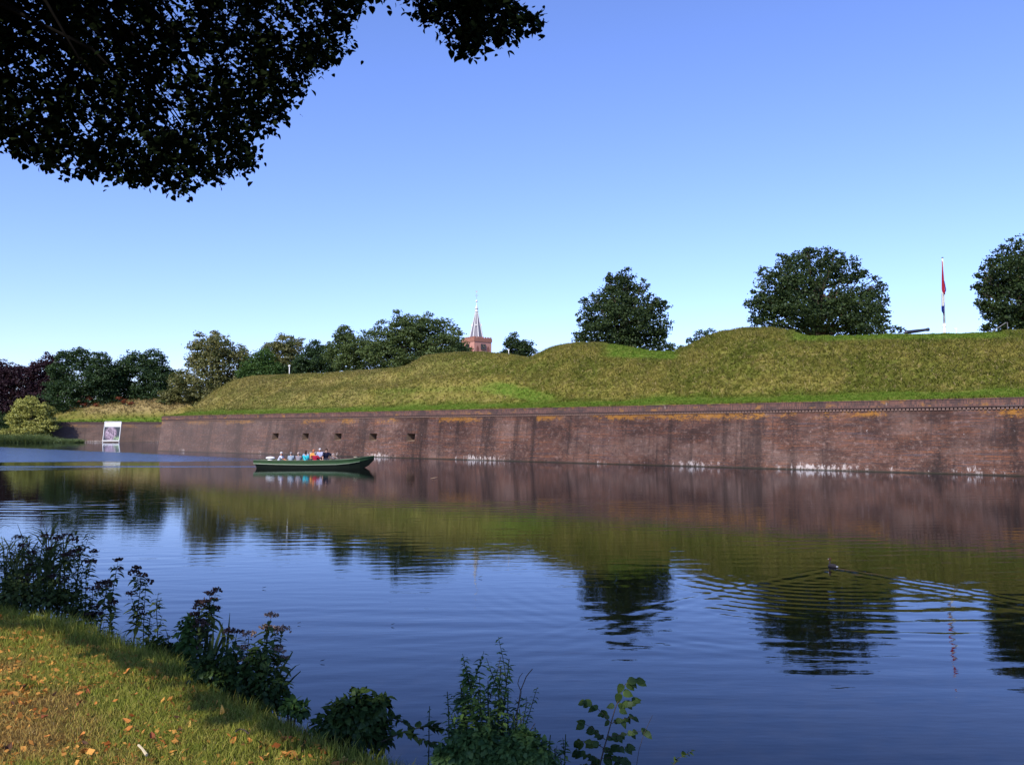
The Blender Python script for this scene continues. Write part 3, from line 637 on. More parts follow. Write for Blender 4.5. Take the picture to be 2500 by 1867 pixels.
tree("leafy_tree", "dark tree beyond the left edge of the photo", [(-190,950,60),(-150,990,60),(-250,980,60),(-120,940,40),(-320,1000,50)], 240, 'dark', -190, 1.4, .5, .9, 51, .5, group=GR, cmin=.9)
tree("oak_tree", "tall narrow dark oak standing alone behind the dip right of the church", [(1520,692,38),(1500,735,52),(1558,728,40),(1462,765,48),(1528,785,68),(1588,785,45),(1440,822,32),(1500,830,60),(1570,838,50),(1618,748,18),(1612,820,20),(1424,826,18),(1445,790,22),(1600,750,15)], 112, 'oak', 1525, 6.3, .30, .95, 11, .45, group=GR, cl=.28)
tree("oak_tree", "largest dark round oak behind the mound left of the flagpole", [(2003,640,38),(1942,655,45),(2062,660,42),(1890,690,42),(1962,705,78),(2080,720,62),(1868,750,42),(2132,728,36),(2152,772,24),(1930,775,62),(2030,780,70),(2110,788,48),(1850,788,24),(1856,735,22),(1975,625,22)], 100, 'oak', 1995, 6.3, .28, .95, 12, .6, group=GR, cl=.26)
tree("oak_tree", "dark broad tree cut off by the right edge of the photo", [(2462,650,52),(2530,640,80),(2425,690,38),(2480,730,78),(2402,745,24),(2440,775,40),(2570,740,95),(2382,700,12),(2510,785,50),(2600,640,80),(2408,712,20)], 88, 'oak', 2530, 8.3, .26, .95, 13, .55, group=GR, cl=.26)
tree("round_tree", "small round dark tree between the church tower and the mounds", [(1250,836,20),(1282,845,20),(1266,856,26),(1238,862,14),(1296,863,12),(1262,872,20)], 205, 'oak', 1268, 4, .42, 1.1, 14, .4, group=GR, cmin=.7)
tree("leafy_tree", "big spreading green tree left of the church tower", [(980,802,36),(1030,795,38),(1082,812,42),(930,832,42),(1000,850,62),(1082,858,55),(1122,862,32),(960,882,50),(1045,888,50),(1100,890,35),(1148,880,14),(905,860,30)], 185, 'mid', 1010, 4, .42, 1.0, 15, .7, group=GR, cmin=.8)
tree("leafy_tree", "loose green tree with a pointed top beside the big spreading tree", [(842,812,22),(836,835,28),(872,845,40),(830,862,36),(888,880,40),(850,888,34),(842,798,10)], 190, 'mid', 860, 4, .40, .8, 16, .4, group=GR, cmin=.7)
tree("leafy_tree", "flat-topped yellow green tree behind the lamp post", [(690,838,24),(665,850,20),(718,848,22),(690,868,30),(672,888,28),(715,885,28)], 240, 'olive', 690, 4, .45, .9, 17, .4, group=GR, cmin=.8)
tree("leafy_tree", "dark green tree right of the lamp post", [(768,848,22),(800,860,24),(762,880,34),(795,888,34),(738,882,20),(812,893,20),(745,900,26)], 215, 'dark', 775, 4, .42, 1.0, 18, .4, group=GR, cmin=.8)
tree("bushy_tree", "low bright green tree left of the lamp post", [(640,872,28),(618,895,32),(662,898,28),(640,910,30),(600,912,22)], 205, 'bright', 640, 4, .40, 1.0, 19, .3, group=GR, cmin=.7)
tree("chestnut_tree", "tall yellowing tree with layered foliage above the left slope", [(540,842,32),(500,850,34),(580,868,30),(478,882,24),(540,895,55),(602,892,24),(505,925,45),(452,925,26),(560,948,40),(522,965,40),(600,930,28)], 225, 'olive', 530, 3, .50, .85, 20, .5, group=GR, cmin=1.0)
tree("bushy_tree", "low yellow green tree between the dark trees and the tall yellowing one", [(430,930,20),(450,955,24),(425,965,24),(475,970,22),(405,975,18)], 232, 'olive', 435, 3, .40, 1.0, 21, .3, group=GR, cmin=.7)
tree("leafy_tree", "dark green tree with gaps of sky, left of the low yellow green tree", [(330,880,28),(378,878,30),(300,895,24),(350,925,58),(412,915,24),(300,955,34),(385,965,36),(340,980,36),(415,955,22),(290,925,28),(380,925,36)], 238, 'dark', 350, 3, .48, .85, 22, .5, group=GR, cmin=.9)
tree("leafy_tree", "dark green tree right of the copper beech", [(200,868,26),(160,872,24),(245,882,26),(200,925,62),(272,925,30),(155,955,42),(235,975,36),(180,998,30),(270,975,26),(140,905,24),(240,915,34),(250,945,36),(285,900,22)], 232, 'dark', 200, 2, .48, .95, 23, .5, group=GR, cmin=.9)
tree("copper_beech", "dark purple beech at the left edge of the photo", [(20,915,34),(62,918,32),(-20,925,50),(30,970,62),(92,960,42),(30,1015,48),(100,1005,36),(-60,980,60)], 244, 'beech', 20, 2, .46, 1.2, 24, .6, group=GR, cmin=.9)
tree("copper_beech", "smaller purple beech rising between the left beech and dark green tree", [(118,882,24),(135,898,22),(100,908,28),(132,940,34),(128,982,30),(95,945,26)], 240, 'beech', 120, 2, .44, 1.2, 25, .4, group=GR, cmin=.9)
tree("willow_tree", "yellow green weeping willow on the far left shore", [(75,982,18),(56,996,24),(108,1003,22),(40,1025,22),(85,1026,34),(122,1036,20),(102,1050,26),(60,1050,24),(5,1058,14),(25,1056,12)], 214, 'willow', 85, .6, .40, 1.3, 26, .35, cmin=.6)
HB = "shrubs showing behind the rampart top"
for bl, D, mt, sd, lb, gz in (([(1600,848,18),(1635,852,16),(1618,843,14)], 125, 'oak', 31, "dark shrub just right of the narrow oak", 5.5),
        ([(1712,824,20),(1690,838,16),(1735,818,16),(1745,838,16)], 118, 'dark', 32, "dark shrub peeping over the left flank of the tallest mound", 5.5),
        ([(2112,800,18),(2148,802,15),(2180,804,12),(2198,807,8)], 92, 'oak', 33, "low dark bush between the largest oak and the cannon", 7.4),
        ([(1828,806,10),(1815,804,8),(1843,806,8)], 96, 'mid', 34, "tiny bush left of the largest oak's foot", 7.4),
        ([(1640,856,12),(1598,862,12),(1660,848,8)], 140, 'mid', 35, "low bush in the dip between two mounds", 5.5),
        ([(1222,872,10),(1215,876,8)], 200, 'dark', 36, "tiny dark bush left of the small round tree", 5.5),
        ([(1160,878,10),(1172,884,9)], 180, 'mid', 37, "small shrub in front of the church tower", 5.5),
        ([(1320,866,8),(1312,870,7)], 190, 'mid', 38, "tiny bush right of the small round tree", 5.5)):
    tree("shrub", lb, bl, D, mt, bl[0][0], gz, .26 if D < 150 else .4, 1.0, sd, .12, cat="shrub", group=HB, cmin=.4)
for bl, sd, lb, mt in (([(690,905,22),(715,905,20),(735,905,18),(665,912,18)], 47, "dark shrub right behind the lamp post on the rampart", 'dark'),
        ([(150,1005,22),(135,1025,18),(175,1010,20)], 41, "dark shrub behind the right side of the willow", 'dark'),
        ([(218,972,5),(208,986,6),(192,980,3),(236,990,5)], 42, "shrub with orange red foliage under the dark trees", 'orange'),
        ([(305,980,5),(288,972,3),(320,984,4)], 43, "small reddish shrub beneath the dark trees", 'orange'),
        ([(250,1000,20),(285,992,18),(330,985,20),(370,985,18)], 44, "dark hedge behind the pale grass bank", 'dark'),
        ([(420,988,18),(460,984,18),(500,972,18)], 45, "dark low bush beneath the yellowing tree", 'dark'),
        ([(-30,1020,30),(10,1032,24),(40,1040,20)], 46, "dark undergrowth below the purple beech", 'dark')):
    tree("shrub", lb, bl, 236 if mt != 'orange' else 229, mt, bl[0][0], 3 if bl[0][0] > 190 else 1.4, .42, 1.1, sd, .12, cat="shrub", group="shrubs under the far left trees", cmin=.6)

# reeds on the far left shore
n = 9000; rx = rng.uniform(at(-120, 1060, 211).x, at(195, 1060, 211).x, n); ry = rng.uniform(208.5, 213, n); f_ = 1 - sstep(at(90, 1, 211).x, at(195, 1, 211).x, rx)
hh = (1.0 + 1.9 * f_ * fbm(rx * .25, ry * .2, 5, 2) * 1.3) * rng.uniform(.6, 1.1, n)
P3 = tuft_soup(np.c_[rx, ry, 0 * rx - .1], hh, np.full(n, .16), 3, 77)
tag(soup("reeds", P3, m_fol['reed'], tint=rng.random(len(P3))), kind='stuff', cat='reeds', label="green reeds along the far left shore below the willow")

# ================================================================== CHURCH
m_tower = plain("tower_brick", (.50, .25, .195), .9, .1, var=.12, scale=.8); m_tower2 = plain("tower_parapet", (.33, .15, .11), .9, .1, var=.25, scale=.8)
m_slate = plain("slate", (.16, .15, .18), .55, .5, var=.15, scale=1.5); m_white = plain("white_paint", (.78, .76, .72), .5, .4, var=.04); m_clock = plain("clock_black", (.03, .03, .04), .5, .4)
m_gold = plain("gold", (.55, .40, .15), .35, .5, .6); m_lead = plain("lead", (.30, .31, .33), .6, .4); m_niche = plain("niche_shade", (.24, .105, .080), .9, .1)
DC = 300.0; cc = at(1162, 821, DC); zt = cc.z; cor = at(1158, 821, DC)
ch = empty("church_tower", (cc.x, DC + 5, 0), R(-51 + 90), "pink brick church tower with clock and tall slate spire behind the rampart", "church")
a = 3.75; zt0 = zt
m = MB(); m.box(-a, a, -a, a, 0, zt0 - 1.7); m.build("tower_body", m_tower, ch)
m = MB(); m.box(-a - .18, a + .18, -a - .18, a + .18, zt0 - 1.7, zt0 - .45)
for sx in range(-3, 4):
    for sg in (-1, 1):
        m.box(sx * 1.1 - .3, sx * 1.1 + .3, sg * (a - .02) - .2, sg * (a - .02) + .2, zt0 - .45, zt0); m.box(sg * (a - .02) - .2, sg * (a - .02) + .2, sx * 1.1 - .3, sx * 1.1 + .3, zt0 - .45, zt0 - .003)
m.build("parapet", m_tower2, ch)
for k in range(4):
    M = Matrix.Rotation(k * PI / 2, 4, 'Z'); m = MB()
    for nx_i, zb in ((-2.3, zt0 - 7.2), (0.0, zt0 - 9), (2.3, zt0 - 7.2)):
        pts = [(nx_i - .55, zb), (nx_i + .55, zb), (nx_i + .55, zb + 3), (nx_i + .3, zb + 3.7), (nx_i, zb + 4.1), (nx_i - .3, zb + 3.7), (nx_i - .55, zb + 3)]
        V = [M @ Vector((x, -a - .004, z)) for x, z in pts] + [M @ Vector((x, -a - .05, z)) for x, z in pts]; n_ = 7
        m.add(V, [tuple(range(n_, 2 * n_))] + [(i, (i + 1) % n_, n_ + (i + 1) % n_, n_ + i) for i in range(n_)])
    m.build("blind_window", m_niche, ch)  # raised panels whose darker colour stands in for the shade of a recess
    m = MB(); m.box(-.95, .95, -a - .35, -a - .06, zt0 - 4.5, zt0 - 2.5, 0, M); ck = m.build("clock", m_clock, ch)
    m = MB()
    for j in range(12):
        th = 2 * PI * j / 12; m.box(math.sin(th) * .75 - .06, math.sin(th) * .75 + .06, -a - .40, -a - .352, zt0 - 3.5 + math.cos(th) * .75 - .06, zt0 - 3.5 + math.cos(th) * .75 + .06, 0, M)
    m.box(-.05, .05, -a - .41, -a - .353, zt0 - 3.5, zt0 - 2.9, 0, M); m.box(0, .45, -a - .42, -a - .354, zt0 - 3.55, zt0 - 3.45, 0, M); m.build("dial", m_gold, ck)
zs0 = zt0 - 1.0; zs1 = at(1160, 756, DC).z
m = MB(); m.lathe([(2.65, zs0), (.42, zs1)], n=8, M=Matrix.Rotation(R(39 + 22.5 + 8), 4, 'Z')); m.build("spire", m_slate, ch)
m = MB()
for k in range(8):
    th = R(39 + 22.5 + 8) + k * PI / 4; m.tube([(2.67 * math.cos(th), 2.67 * math.sin(th), zs0), (.43 * math.cos(th), .43 * math.sin(th), zs1)], [.17, .09], 5)
m.build("spire_rib", m_white, ch)
for k in range(4):
    th = R(39 + 8) + k * PI / 2; zz = zs0 + (zs1 - zs0) * .50; rr = 1.5; m = MB(); Mx = Matrix.Translation((rr * math.cos(th), rr * math.sin(th), zz)) @ Matrix.Rotation(th, 4, 'Z')
    m.add([Mx @ Vector(v) for v in ((.28, -.3, 0), (.28, .3, 0), (.28, 0, .7), (-.4, -.3, 0), (-.4, .3, 0), (-.4, 0, .7))], [(0, 1, 2), (0, 2, 5, 3), (1, 4, 5, 2), (3, 4, 1, 0)]); m.build("dormer", m_white, ch)
z1 = at(1160, 742, DC).z
m = MB(); m.lathe([(.62, zs1 - .05), (.66, zs1 + .12), (.45, zs1 + .25), (.45, zs1 + .95), (.62, zs1 + 1.0), (.42, zs1 + 1.5), (.18, zs1 + 2.1), (.09, zs1 + 2.7), (.08, zs1 + 3.4)], n=8); m.build("lantern", m_white, ch, True)
m = MB(); m.ell((0, 0, at(1160, 730, DC).z), (.38, .38, .42)); m.tube([(0, 0, zs1 + 3), (0, 0, at(1160, 708, DC).z)], .05); m.build("finial_ball", m_white, ch, True)
m = MB(); zc_ = at(1160, 716, DC).z; Mr = Matrix.Rotation(R(-39), 4, 'Z'); m.box(-.5, .5, -.05, .05, zc_ - .06, zc_ + .06, 0, Mr); m.box(-.051, .051, -.051, .051, zc_ - 1.2, zc_ + .9, 0, Mr); m.build("cross", m_lead, ch)
m = MB(); zk = at(1162, 706, DC).z
m.add([Mr @ Vector(v) for y in (-.04, .04) for v in ((-.45, y, zk + .35), (-.25, y, zk - .15), (.1, y, zk - .25), (.3, y, zk), (.3, y, zk + .4), (.15, y, zk + .15), (-.2, y, zk + .1))], [tuple(range(7)), tuple(range(13, 6, -1))] + [(i, i + 7, (i + 1) % 7 + 7, (i + 1) % 7) for i in range(7)])
m.build("weathercock", m_gold, ch)

# ================================================================== things on the rampart
def s_for_px(px, dd_=TR):
    lo, hi = -5., SMAX
    for _ in range(40):
        mid = (lo + hi) / 2; X = A.x + mid * T.x + N.x * dd_; Y = A.y + mid * T.y + N.y * dd_
        if 1250 + FPX * X / (Y * cp + 7 * sp) < px: lo = mid
        else: hi = mid
    X = A.x + lo * T.x + N.x * dd_; Y = A.y + lo * T.y + N.y * dd_
    return lo, X, Y, float(ramp_h(lo, dd_)[0])
m_iron = plain("black_iron", (.018, .019, .024), .45, .5); m_wood = plain("weathered_wood", (.16, .12, .09), .8, .2, var=.3, scale=5); m_steel = plain("grey_metal", (.20, .19, .18), .45, .5, .3)
# flagpole with limp tricolour
s_, X_, Y_, Z_ = s_for_px(2307, TR + 1.5); fp = empty("flagpole", (X_, Y_, Z_ - .15), 0, "tall white flagpole on the rampart beside the cannon", "flagpole")
ztop = at(2301, 630, Y_).z - Z_ + .15; zcol = at(2306, 790, Y_).z - Z_ + .15; pm = Y_ / FPX
m = MB(); m.tube([(0, 0, zcol - .05), (0, 0, ztop)], [2.7 * pm, 1.5 * pm], 10); m.build("upper_pole", m_white, fp, True)
m = MB(); m.tube([(0, 0, -.5), (0, 0, zcol)], [3.9 * pm, 3.7 * pm], 10); m.tube([(0, 0, zcol - .32), (0, 0, zcol - .24)], [4.2 * pm, 4.2 * pm], 10); m.build("lower_pole", m_white, fp, True)
m = MB(); m.tube([(0, 0, ztop), (0, 0, ztop + .06)], [2.4 * pm, 2.2 * pm], 10); m.build("pole_cap", m_iron, fp)
m_fl = {c: foliage("flag_" + c, v, v, transl=.25, gloss=0) for c, v in {'red': (.45, .035, .06), 'white': (.72, .70, .68), 'blue': (.03, .05, .22)}.items()}
fl = empty("flag", (X_, Y_, Z_), 0, "limp red, white and blue flag hanging down against the flagpole", "flag")
def flagpart(name, rows, mat):
    V = []; F = []; ns = 9
    for (py, xa, xb) in rows:
        for j in range(ns):
            t_ = j / (ns - 1); q = at(xa + (xb - xa) * t_, py, Y_ - .14 - .07 * math.sin(t_ * 9 + py * .05) - .05 * t_); V.append(q - fl.location)
    for i in range(len(rows) - 1):
        for j in range(ns - 1): F.append((i * ns + j, i * ns + j + 1, (i + 1) * ns + j + 1, (i + 1) * ns + j))
    me = bpy.data.meshes.new(name); me.from_pydata([tuple(v) for v in V], [], F); o = link(name, me, mat, fl); me.polygons.foreach_set("use_smooth", [True] * len(F))
    md = o.modifiers.new("thick", 'SOLIDIFY'); md.thickness = .02; return o
flagpart("red_band", [(637, 2299.6, 2300.6), (655, 2299.5, 2302), (675, 2299, 2304), (690, 2298.8, 2305.5), (705, 2298.8, 2307), (712, 2300, 2307.5), (719, 2304, 2307.6)], m_fl['red'])
flagpart("white_band", [(713, 2299, 2301), (718, 2299, 2304), (722, 2299, 2306.5), (735, 2299, 2306.5), (745, 2299, 2305), (748, 2299, 2302)], m_fl['white'])
flagpart("blue_band", [(746, 2299, 2304.5), (752, 2298.8, 2304.5), (760, 2299.5, 2304.5), (765, 2303, 2304.6)], m_fl['blue'])
flagpart("blue_fold", [(686, 2304.6, 2305.6), (695, 2306, 2307.5), (706, 2307.4, 2310), (711, 2307.4, 2309.4), (713, 2307.5, 2308)], m_fl['blue'])
# cannon
s_, X_, Y_, Z_ = s_for_px(2240, TR + .6); p0 = at(2212, 811.5, Y_); p1 = at(2268, 804.2, Y_); ax = (p1 - p0); ln = ax.length
cn = empty("cannon", p0, 0, "black iron cannon on the rampart pointing up to the right, left of the flagpole", "cannon")
M = Vector((0, 0, 1)).rotation_difference(ax.normalized()).to_matrix().to_4x4(); q = Y_ / FPX
m = MB(); m.lathe([(.02, -.25), (.07, -.2), (.05, -.12), (5.2 * q, -.05), (5.2 * q, .1), (4.4 * q, .14), (4.0 * q, ln * .5), (3.3 * q, ln * .84), (3.6 * q, ln * .87), (4.4 * q, ln * .95), (4.2 * q, ln), (2.4 * q, ln), (2.2 * q, ln - .25)], n=16, M=M); m.build("barrel", m_iron, cn, True)
m = MB()
for sg in (-1, 1): m.box(-.7, .9, sg * .26 - .05, sg * .26 + .05, -.75, -.18)
m.box(-.5, .7, -.21, .21, -.7, -.6); m.build("carriage", m_wood, cn)
for sx in (-.45, .6):
    for sg in (-1, 1):
        m = MB(); m.lathe([(.2, 0), (.2, .08)], (sx, sg * .36 - .04, -.72), 12, M=Matrix.Rotation(-PI / 2, 4, 'X')); m.build("wheel", m_iron, cn)
# railing, lamps, posts
s_, X_, Y_, Z_ = s_for_px(2445, TR + .4); rl_ = empty("handrail", (X_, Y_, Z_), 0, "sloping metal handrail by the tree at the right end of the rampart", "railing")
m = MB(); P = [at(x, y, Y_) - rl_.location for x, y in ((2405, 812), (2428, 806), (2455, 788), (2460, 787.5))]; m.tube(P, .028, 6); m.build("top_rail", m_steel, rl_)
for x, y in ((2430, 805), (2459.5, 788)):
    m = MB(); q = at(x, y, Y_) - rl_.location; m.tube([q, (q.x, q.y, -.4)], .03, 6); m.build("rail_post", m_steel, rl_)
s_, X_, Y_, Z_ = s_for_px(706, TR + .3); lm = empty("street_lamp", (X_, Y_, Z_), 0, "white post lamp with a round globe on the left rampart crest", "lamp"); q = Y_ / FPX
zt_ = at(706, 893, Y_).z - Z_
m = MB(); m.tube([(0, 0, -.4), (0, 0, zt_ - 2 * q)], [.075, .055], 8); m.build("post", m_white, lm, True)
m = MB(); m.ell((0, 0, zt_), (3.0 * q, 3.0 * q, 2.2 * q), 12, 8); m.tube([(0, 0, zt_ - 3 * q), (0, 0, zt_ - 1.5 * q)], [1.2 * q, 2.2 * q], 10); m.build("globe", m_white, lm, True)
s_, X_, Y_, Z_ = s_for_px(1242, TR + .2); wp_ = empty("white_post", (X_, Y_, Z_), 0, "thin white post with a short crossbar left of the small round tree", "post"); q = Y_ / FPX; zt_ = at(1242, 854, Y_).z - Z_
m = MB(); m.tube([(0, 0, -.4), (0, 0, zt_)], 1.2 * q, 6); m.build("post", m_white, wp_); m = MB(); m.box(-3.0 * q, 1.6 * q, -.05, .05, zt_ - .02, zt_ + .08); m.build("crossbar", m_white, wp_)
s_, X_, Y_, Z_ = s_for_px(2336, TR + .6); wp_ = empty("white_post", (X_, Y_, Z_), 0, "small white marker post right of the flagpole", "post"); q = Y_ / FPX; zt_ = at(2336, 801, Y_).z - Z_
m = MB(); m.tube([(0, 0, -.4), (0, 0, zt_)], 1.2 * q, 6); m.build("post", m_white, wp_); m = MB(); m.box(-6 * q, 1.4 * q, -.04, .04, zt_ - 3.5 * q, zt_); m.build("plate", m_white, wp_)

# ================================================================== POSTER in the water
YP = 214.0; pr_ = empty("poster_stand", at(272, 1078, YP), 0, "framed white poster with a purple heather picture, leaning in the water by the low wall", "poster")
def poster_mat():
    t = NT("poster_print"); uv = t.n("UVMap"); uv.uv_map = 'UVMap'; uv = uv.outputs[0]; sep = t.n("SeparateXYZ"); t.l(uv, sep.inputs[0]); u, v = sep.outputs[0], sep.outputs[1]
    n1 = t.noise(uv, 7, 5, .7, 1.2); n2 = t.noise(t.mapv(uv, (1, 1, 1), (3, 3, 0)), 12, 4, .7, .8)
    c = t.mix(t.ramp(n1, .38, .62), (.09, .06, .09), (.42, .31, .38))
    c = t.mix(t.ramp(n2, .60, .70), c, (.62, .50, .46))
    dx = t.math('SUBTRACT', u, .42); dy = t.math('SUBTRACT', v, .38); rr = t.math('SQRT', t.math('ADD', t.math('MULTIPLY', dx, dx), t.math('MULTIPLY', dy, dy)))
    c = t.mix(t.ramp(t.math('ADD', rr, t.math('MULTIPLY', n1, .2)), .40, .52), c, (.025, .03, .045))
    g = t.math('MULTIPLY', t.ramp(u, .55, .8), t.math('SUBTRACT', 1.0, t.ramp(v, .12, .3))); c = t.mix(t.math('MULTIPLY', g, t.ramp(n2, .4, .55)), c, (.30, .42, .22))
    c = t.mix(t.ramp(v, .735, .745), c, (.85, .84, .82))
    red = t.math('MULTIPLY', t.ramp(v, .945, .95), t.math('MULTIPLY', t.ramp(u, .10, .11), t.math('SUBTRACT', 1.0, t.ramp(u, .29, .30)))); c = t.mix(t.math('MULTIPLY', red, .8), c, (.65, .12, .14))
    t.bsdf(c, .5, .3); return t.m
cr = [at(251, 1076, YP), at(291, 1076, YP), at(296.5, 1029.5, YP + .7), at(256.5, 1029.5, YP + .7)]; cr = [c - pr_.location for c in cr]
V = cr + [c + Vector((0, .12, 0)) for c in cr]
uvmesh("poster_panel", V, [(0, 1, 2, 3), (4, 7, 6, 5), (0, 4, 5, 1), (1, 5, 6, 2), (2, 6, 7, 3), (3, 7, 4, 0)], [(0, 0), (1, 0), (1, 1), (0, 1)] * 2, poster_mat(), pr_)
m = MB(); lo_ = Vector((0, -.05, 0))
for i in range(4): m.tube([cr[i] + lo_, cr[(i + 1) % 4] + lo_], .10 if i else .16, 6)
for i in (0, 1): m.tube([cr[i], cr[i] + (cr[i] - cr[3 - i]) * .25], .09, 6)
m.build("frame", m_white, pr_)

# ================================================================== BOAT
m_hull = plain("green_paint", (.036, .080, .028), .42, .4, var=.2, scale=1.3); m_hulld = plain("dark_hull", (.006, .010, .006), .75, .15); m_rail = plain("pale_green_rail", (.17, .22, .14), .4, .5, var=.2)
m_in = plain("boat_interior", (.11, .16, .09), .6, .3)
YB = 66.5; kx = YB / FPX; bo = empty("motor_boat", (at(626, 1142, YB).x, YB, 0), 0, "long dark green open boat full of people passing along the wall", "boat")
bxp = [0, 8, 60, 130, 200, 230, 255, 272, 286]       # photo px from the stern
gz_ = [.585, .585, .58, .58, .60, .66, .76, .84, .90]; gw = [.82, .88, 1.0, 1.05, 1.02, .92, .72, .42, .07]
rz_ = [.36, .34, .29, .26, .29, .37, .50, .64, .78]; bz_ = [.10, -.15, -.25, -.25, -.25, -.22, -.10, .18, .62]; bw = [.60, .70, .85, .92, .88, .74, .50, .25, .04]
st = [(x * kx, a_, b_, c_, d_, e_) for x, a_, b_, c_, d_, e_ in zip(bxp, gz_, gw, rz_, bz_, bw)]
def loft(prs, closed_ends=False):
    m = MB(); k = len(prs[0]); m.v = [tuple(p) for r_ in prs for p in r_]
    for i in range(len(prs) - 1):
        for j in range(k - 1): m.f.append([i * k + j, (i + 1) * k + j, (i + 1) * k + j + 1, i * k + j + 1]); m.mi.append(0)
    if closed_ends: m.f.append(list(range(k))); m.mi.append(0)
    return m
m = MB()
for sg in (-1, 1):
    q = loft([[(x, sg * w, g), (x, sg * (w - .03), (g + r_) / 2), (x, sg * (w - .05), r_)] for x, g, w, r_, b_, b2 in st]); m.add(q.v, q.f)
x, g, w, r_, b_, b2 = st[0]; m.add([(x, -w, g), (x, w, g), (x, w - .05, r_), (x, -w + .05, r_)], [(0, 1, 2, 3)]); m.build("hull_side", m_hull, bo, False)
q = loft([[(x + (.12 if i == 0 else 0), -(w - .07), r_), (x + (.2 if i == 0 else 0), -b2, b_), (x + (.2 if i == 0 else 0), b2, b_), (x + (.12 if i == 0 else 0), w - .07, r_)] for i, (x, g, w, r_, b_, b2) in enumerate(st)], True); q.build("hull_bottom", m_hulld, bo)
for sg in (-1, 1):
    m = MB(); m.tube([(x, sg * (w - .035), r_) for x, g, w, r_, b_, b2 in st[:7]], [.035] * 6 + [.02], 6); m.build("rub_rail", m_rail, bo)
m = MB()
for sg in (-1, 1): m.tube([(x, sg * w, g) for x, g, w, r_, b_, b2 in st], .035, 6)
m.tube([(0, -.82, .585), (0, .82, .585)], .035, 6); m.build("gunwale", m_hull, bo)
q = loft([[(x, -(w - .06), g - .02), (x, -(b2), max(.10, b_ + .2)), (x, b2, max(.10, b_ + .2)), (x, w - .06, g - .02)] for x, g, w, r_, b_, b2 in st[:-1]], True); q.build("inner_hull", m_in, bo)
q = loft([[(x, -(w - .04), g - .03), (x, w - .04, g - .03)] for x, g, w, r_, b_, b2 in st[5:]]); q.build("bow_deck", m_hull, bo)
for y_ in (-.72, .72):
    m = MB(); m.box(1.7, 6.1, y_ - .17, y_ + .17, .34, .39); m.build("bench", m_wood, bo)
for xx in (.55, 6.6):
    m = MB(); m.box(xx - .14, xx + .14, -.86, .86, .36, .40); m.build("thwart", m_wood, bo)
m = MB(); m.tube([(7.55 + .13 * math.cos(a_ * .6), .13 * math.sin(a_ * .6), .80 + a_ * .0012) for a_ in range(40)], .014, 5); m.build("rope_coil", plain("rope", (.40, .34, .24), .9, .1), bo)
mt = empty("outboard_motor", (bo.location.x + 1.05, YB + .0, .55), 0, "white outboard engine cover at the stern of the green boat", "outboard motor")
m = MB(); m.ell((0, 0, .20), (.36, .20, .115), 14, 8); m.build("cowling", m_white, mt, True)
m = MB(); m.ell((-.02, 0, .035), (.20, .15, .07), 12, 6); m.tube([(-.05, 0, .0), (-.1, 0, -.15)], .05, 6); m.build("lower_casing", m_white, mt, True)
m = MB(); m.tube([(.2, 0, .1), (.65, .05, .12)], .02, 6); m.build("tiller", m_iron, mt)

# people ---------------------------------------------------------------
def skinmesh(name, chains, mat, parent, sub=1):
    """chains: joints dict name->(pos,r); edges list; first joint is root"""
    J, E = chains; names = list(J); ix = {k: i for i, k in enumerate(names)}
    me = bpy.data.meshes.new(name); me.from_pydata([J[k][0] for k in names], [(ix[a_], ix[b_]) for a_, b_ in E], []); o = link(name, me, mat, parent)
    o.modifiers.new("skin", 'SKIN'); sv = me.skin_vertices[0].data
    for k in names:
        r_ = J[k][1]; sv[ix[k]].radius = r_ if hasattr(r_, '__len__') else (r_, r_)
    sv[0].use_root = True
    ss_ = o.modifiers.new("sub", 'SUBSURF'); ss_.levels = 2; ss_.render_levels = 2
    for p in me.polygons: p.use_smooth = True
    return o
m_skin = plain("skin", (.52, .30, .22), .6, .3, var=.06); m_skin2 = plain("tanned_skin", (.55, .22, .11), .6, .3, var=.06)
def hair_m(n_, c): return plain(n_, c, .8, .2, var=.25, scale=30)
m_hw = hair_m("white_hair", (.55, .53, .50)); m_hg = hair_m("grey_hair", (.26, .24, .23)); m_hb = hair_m("brown_hair", (.045, .022, .014)); m_hd = hair_m("dark_hair", (.012, .010, .010))
m_tr = plain("dark_trousers", (.03, .03, .045), .8, .2)
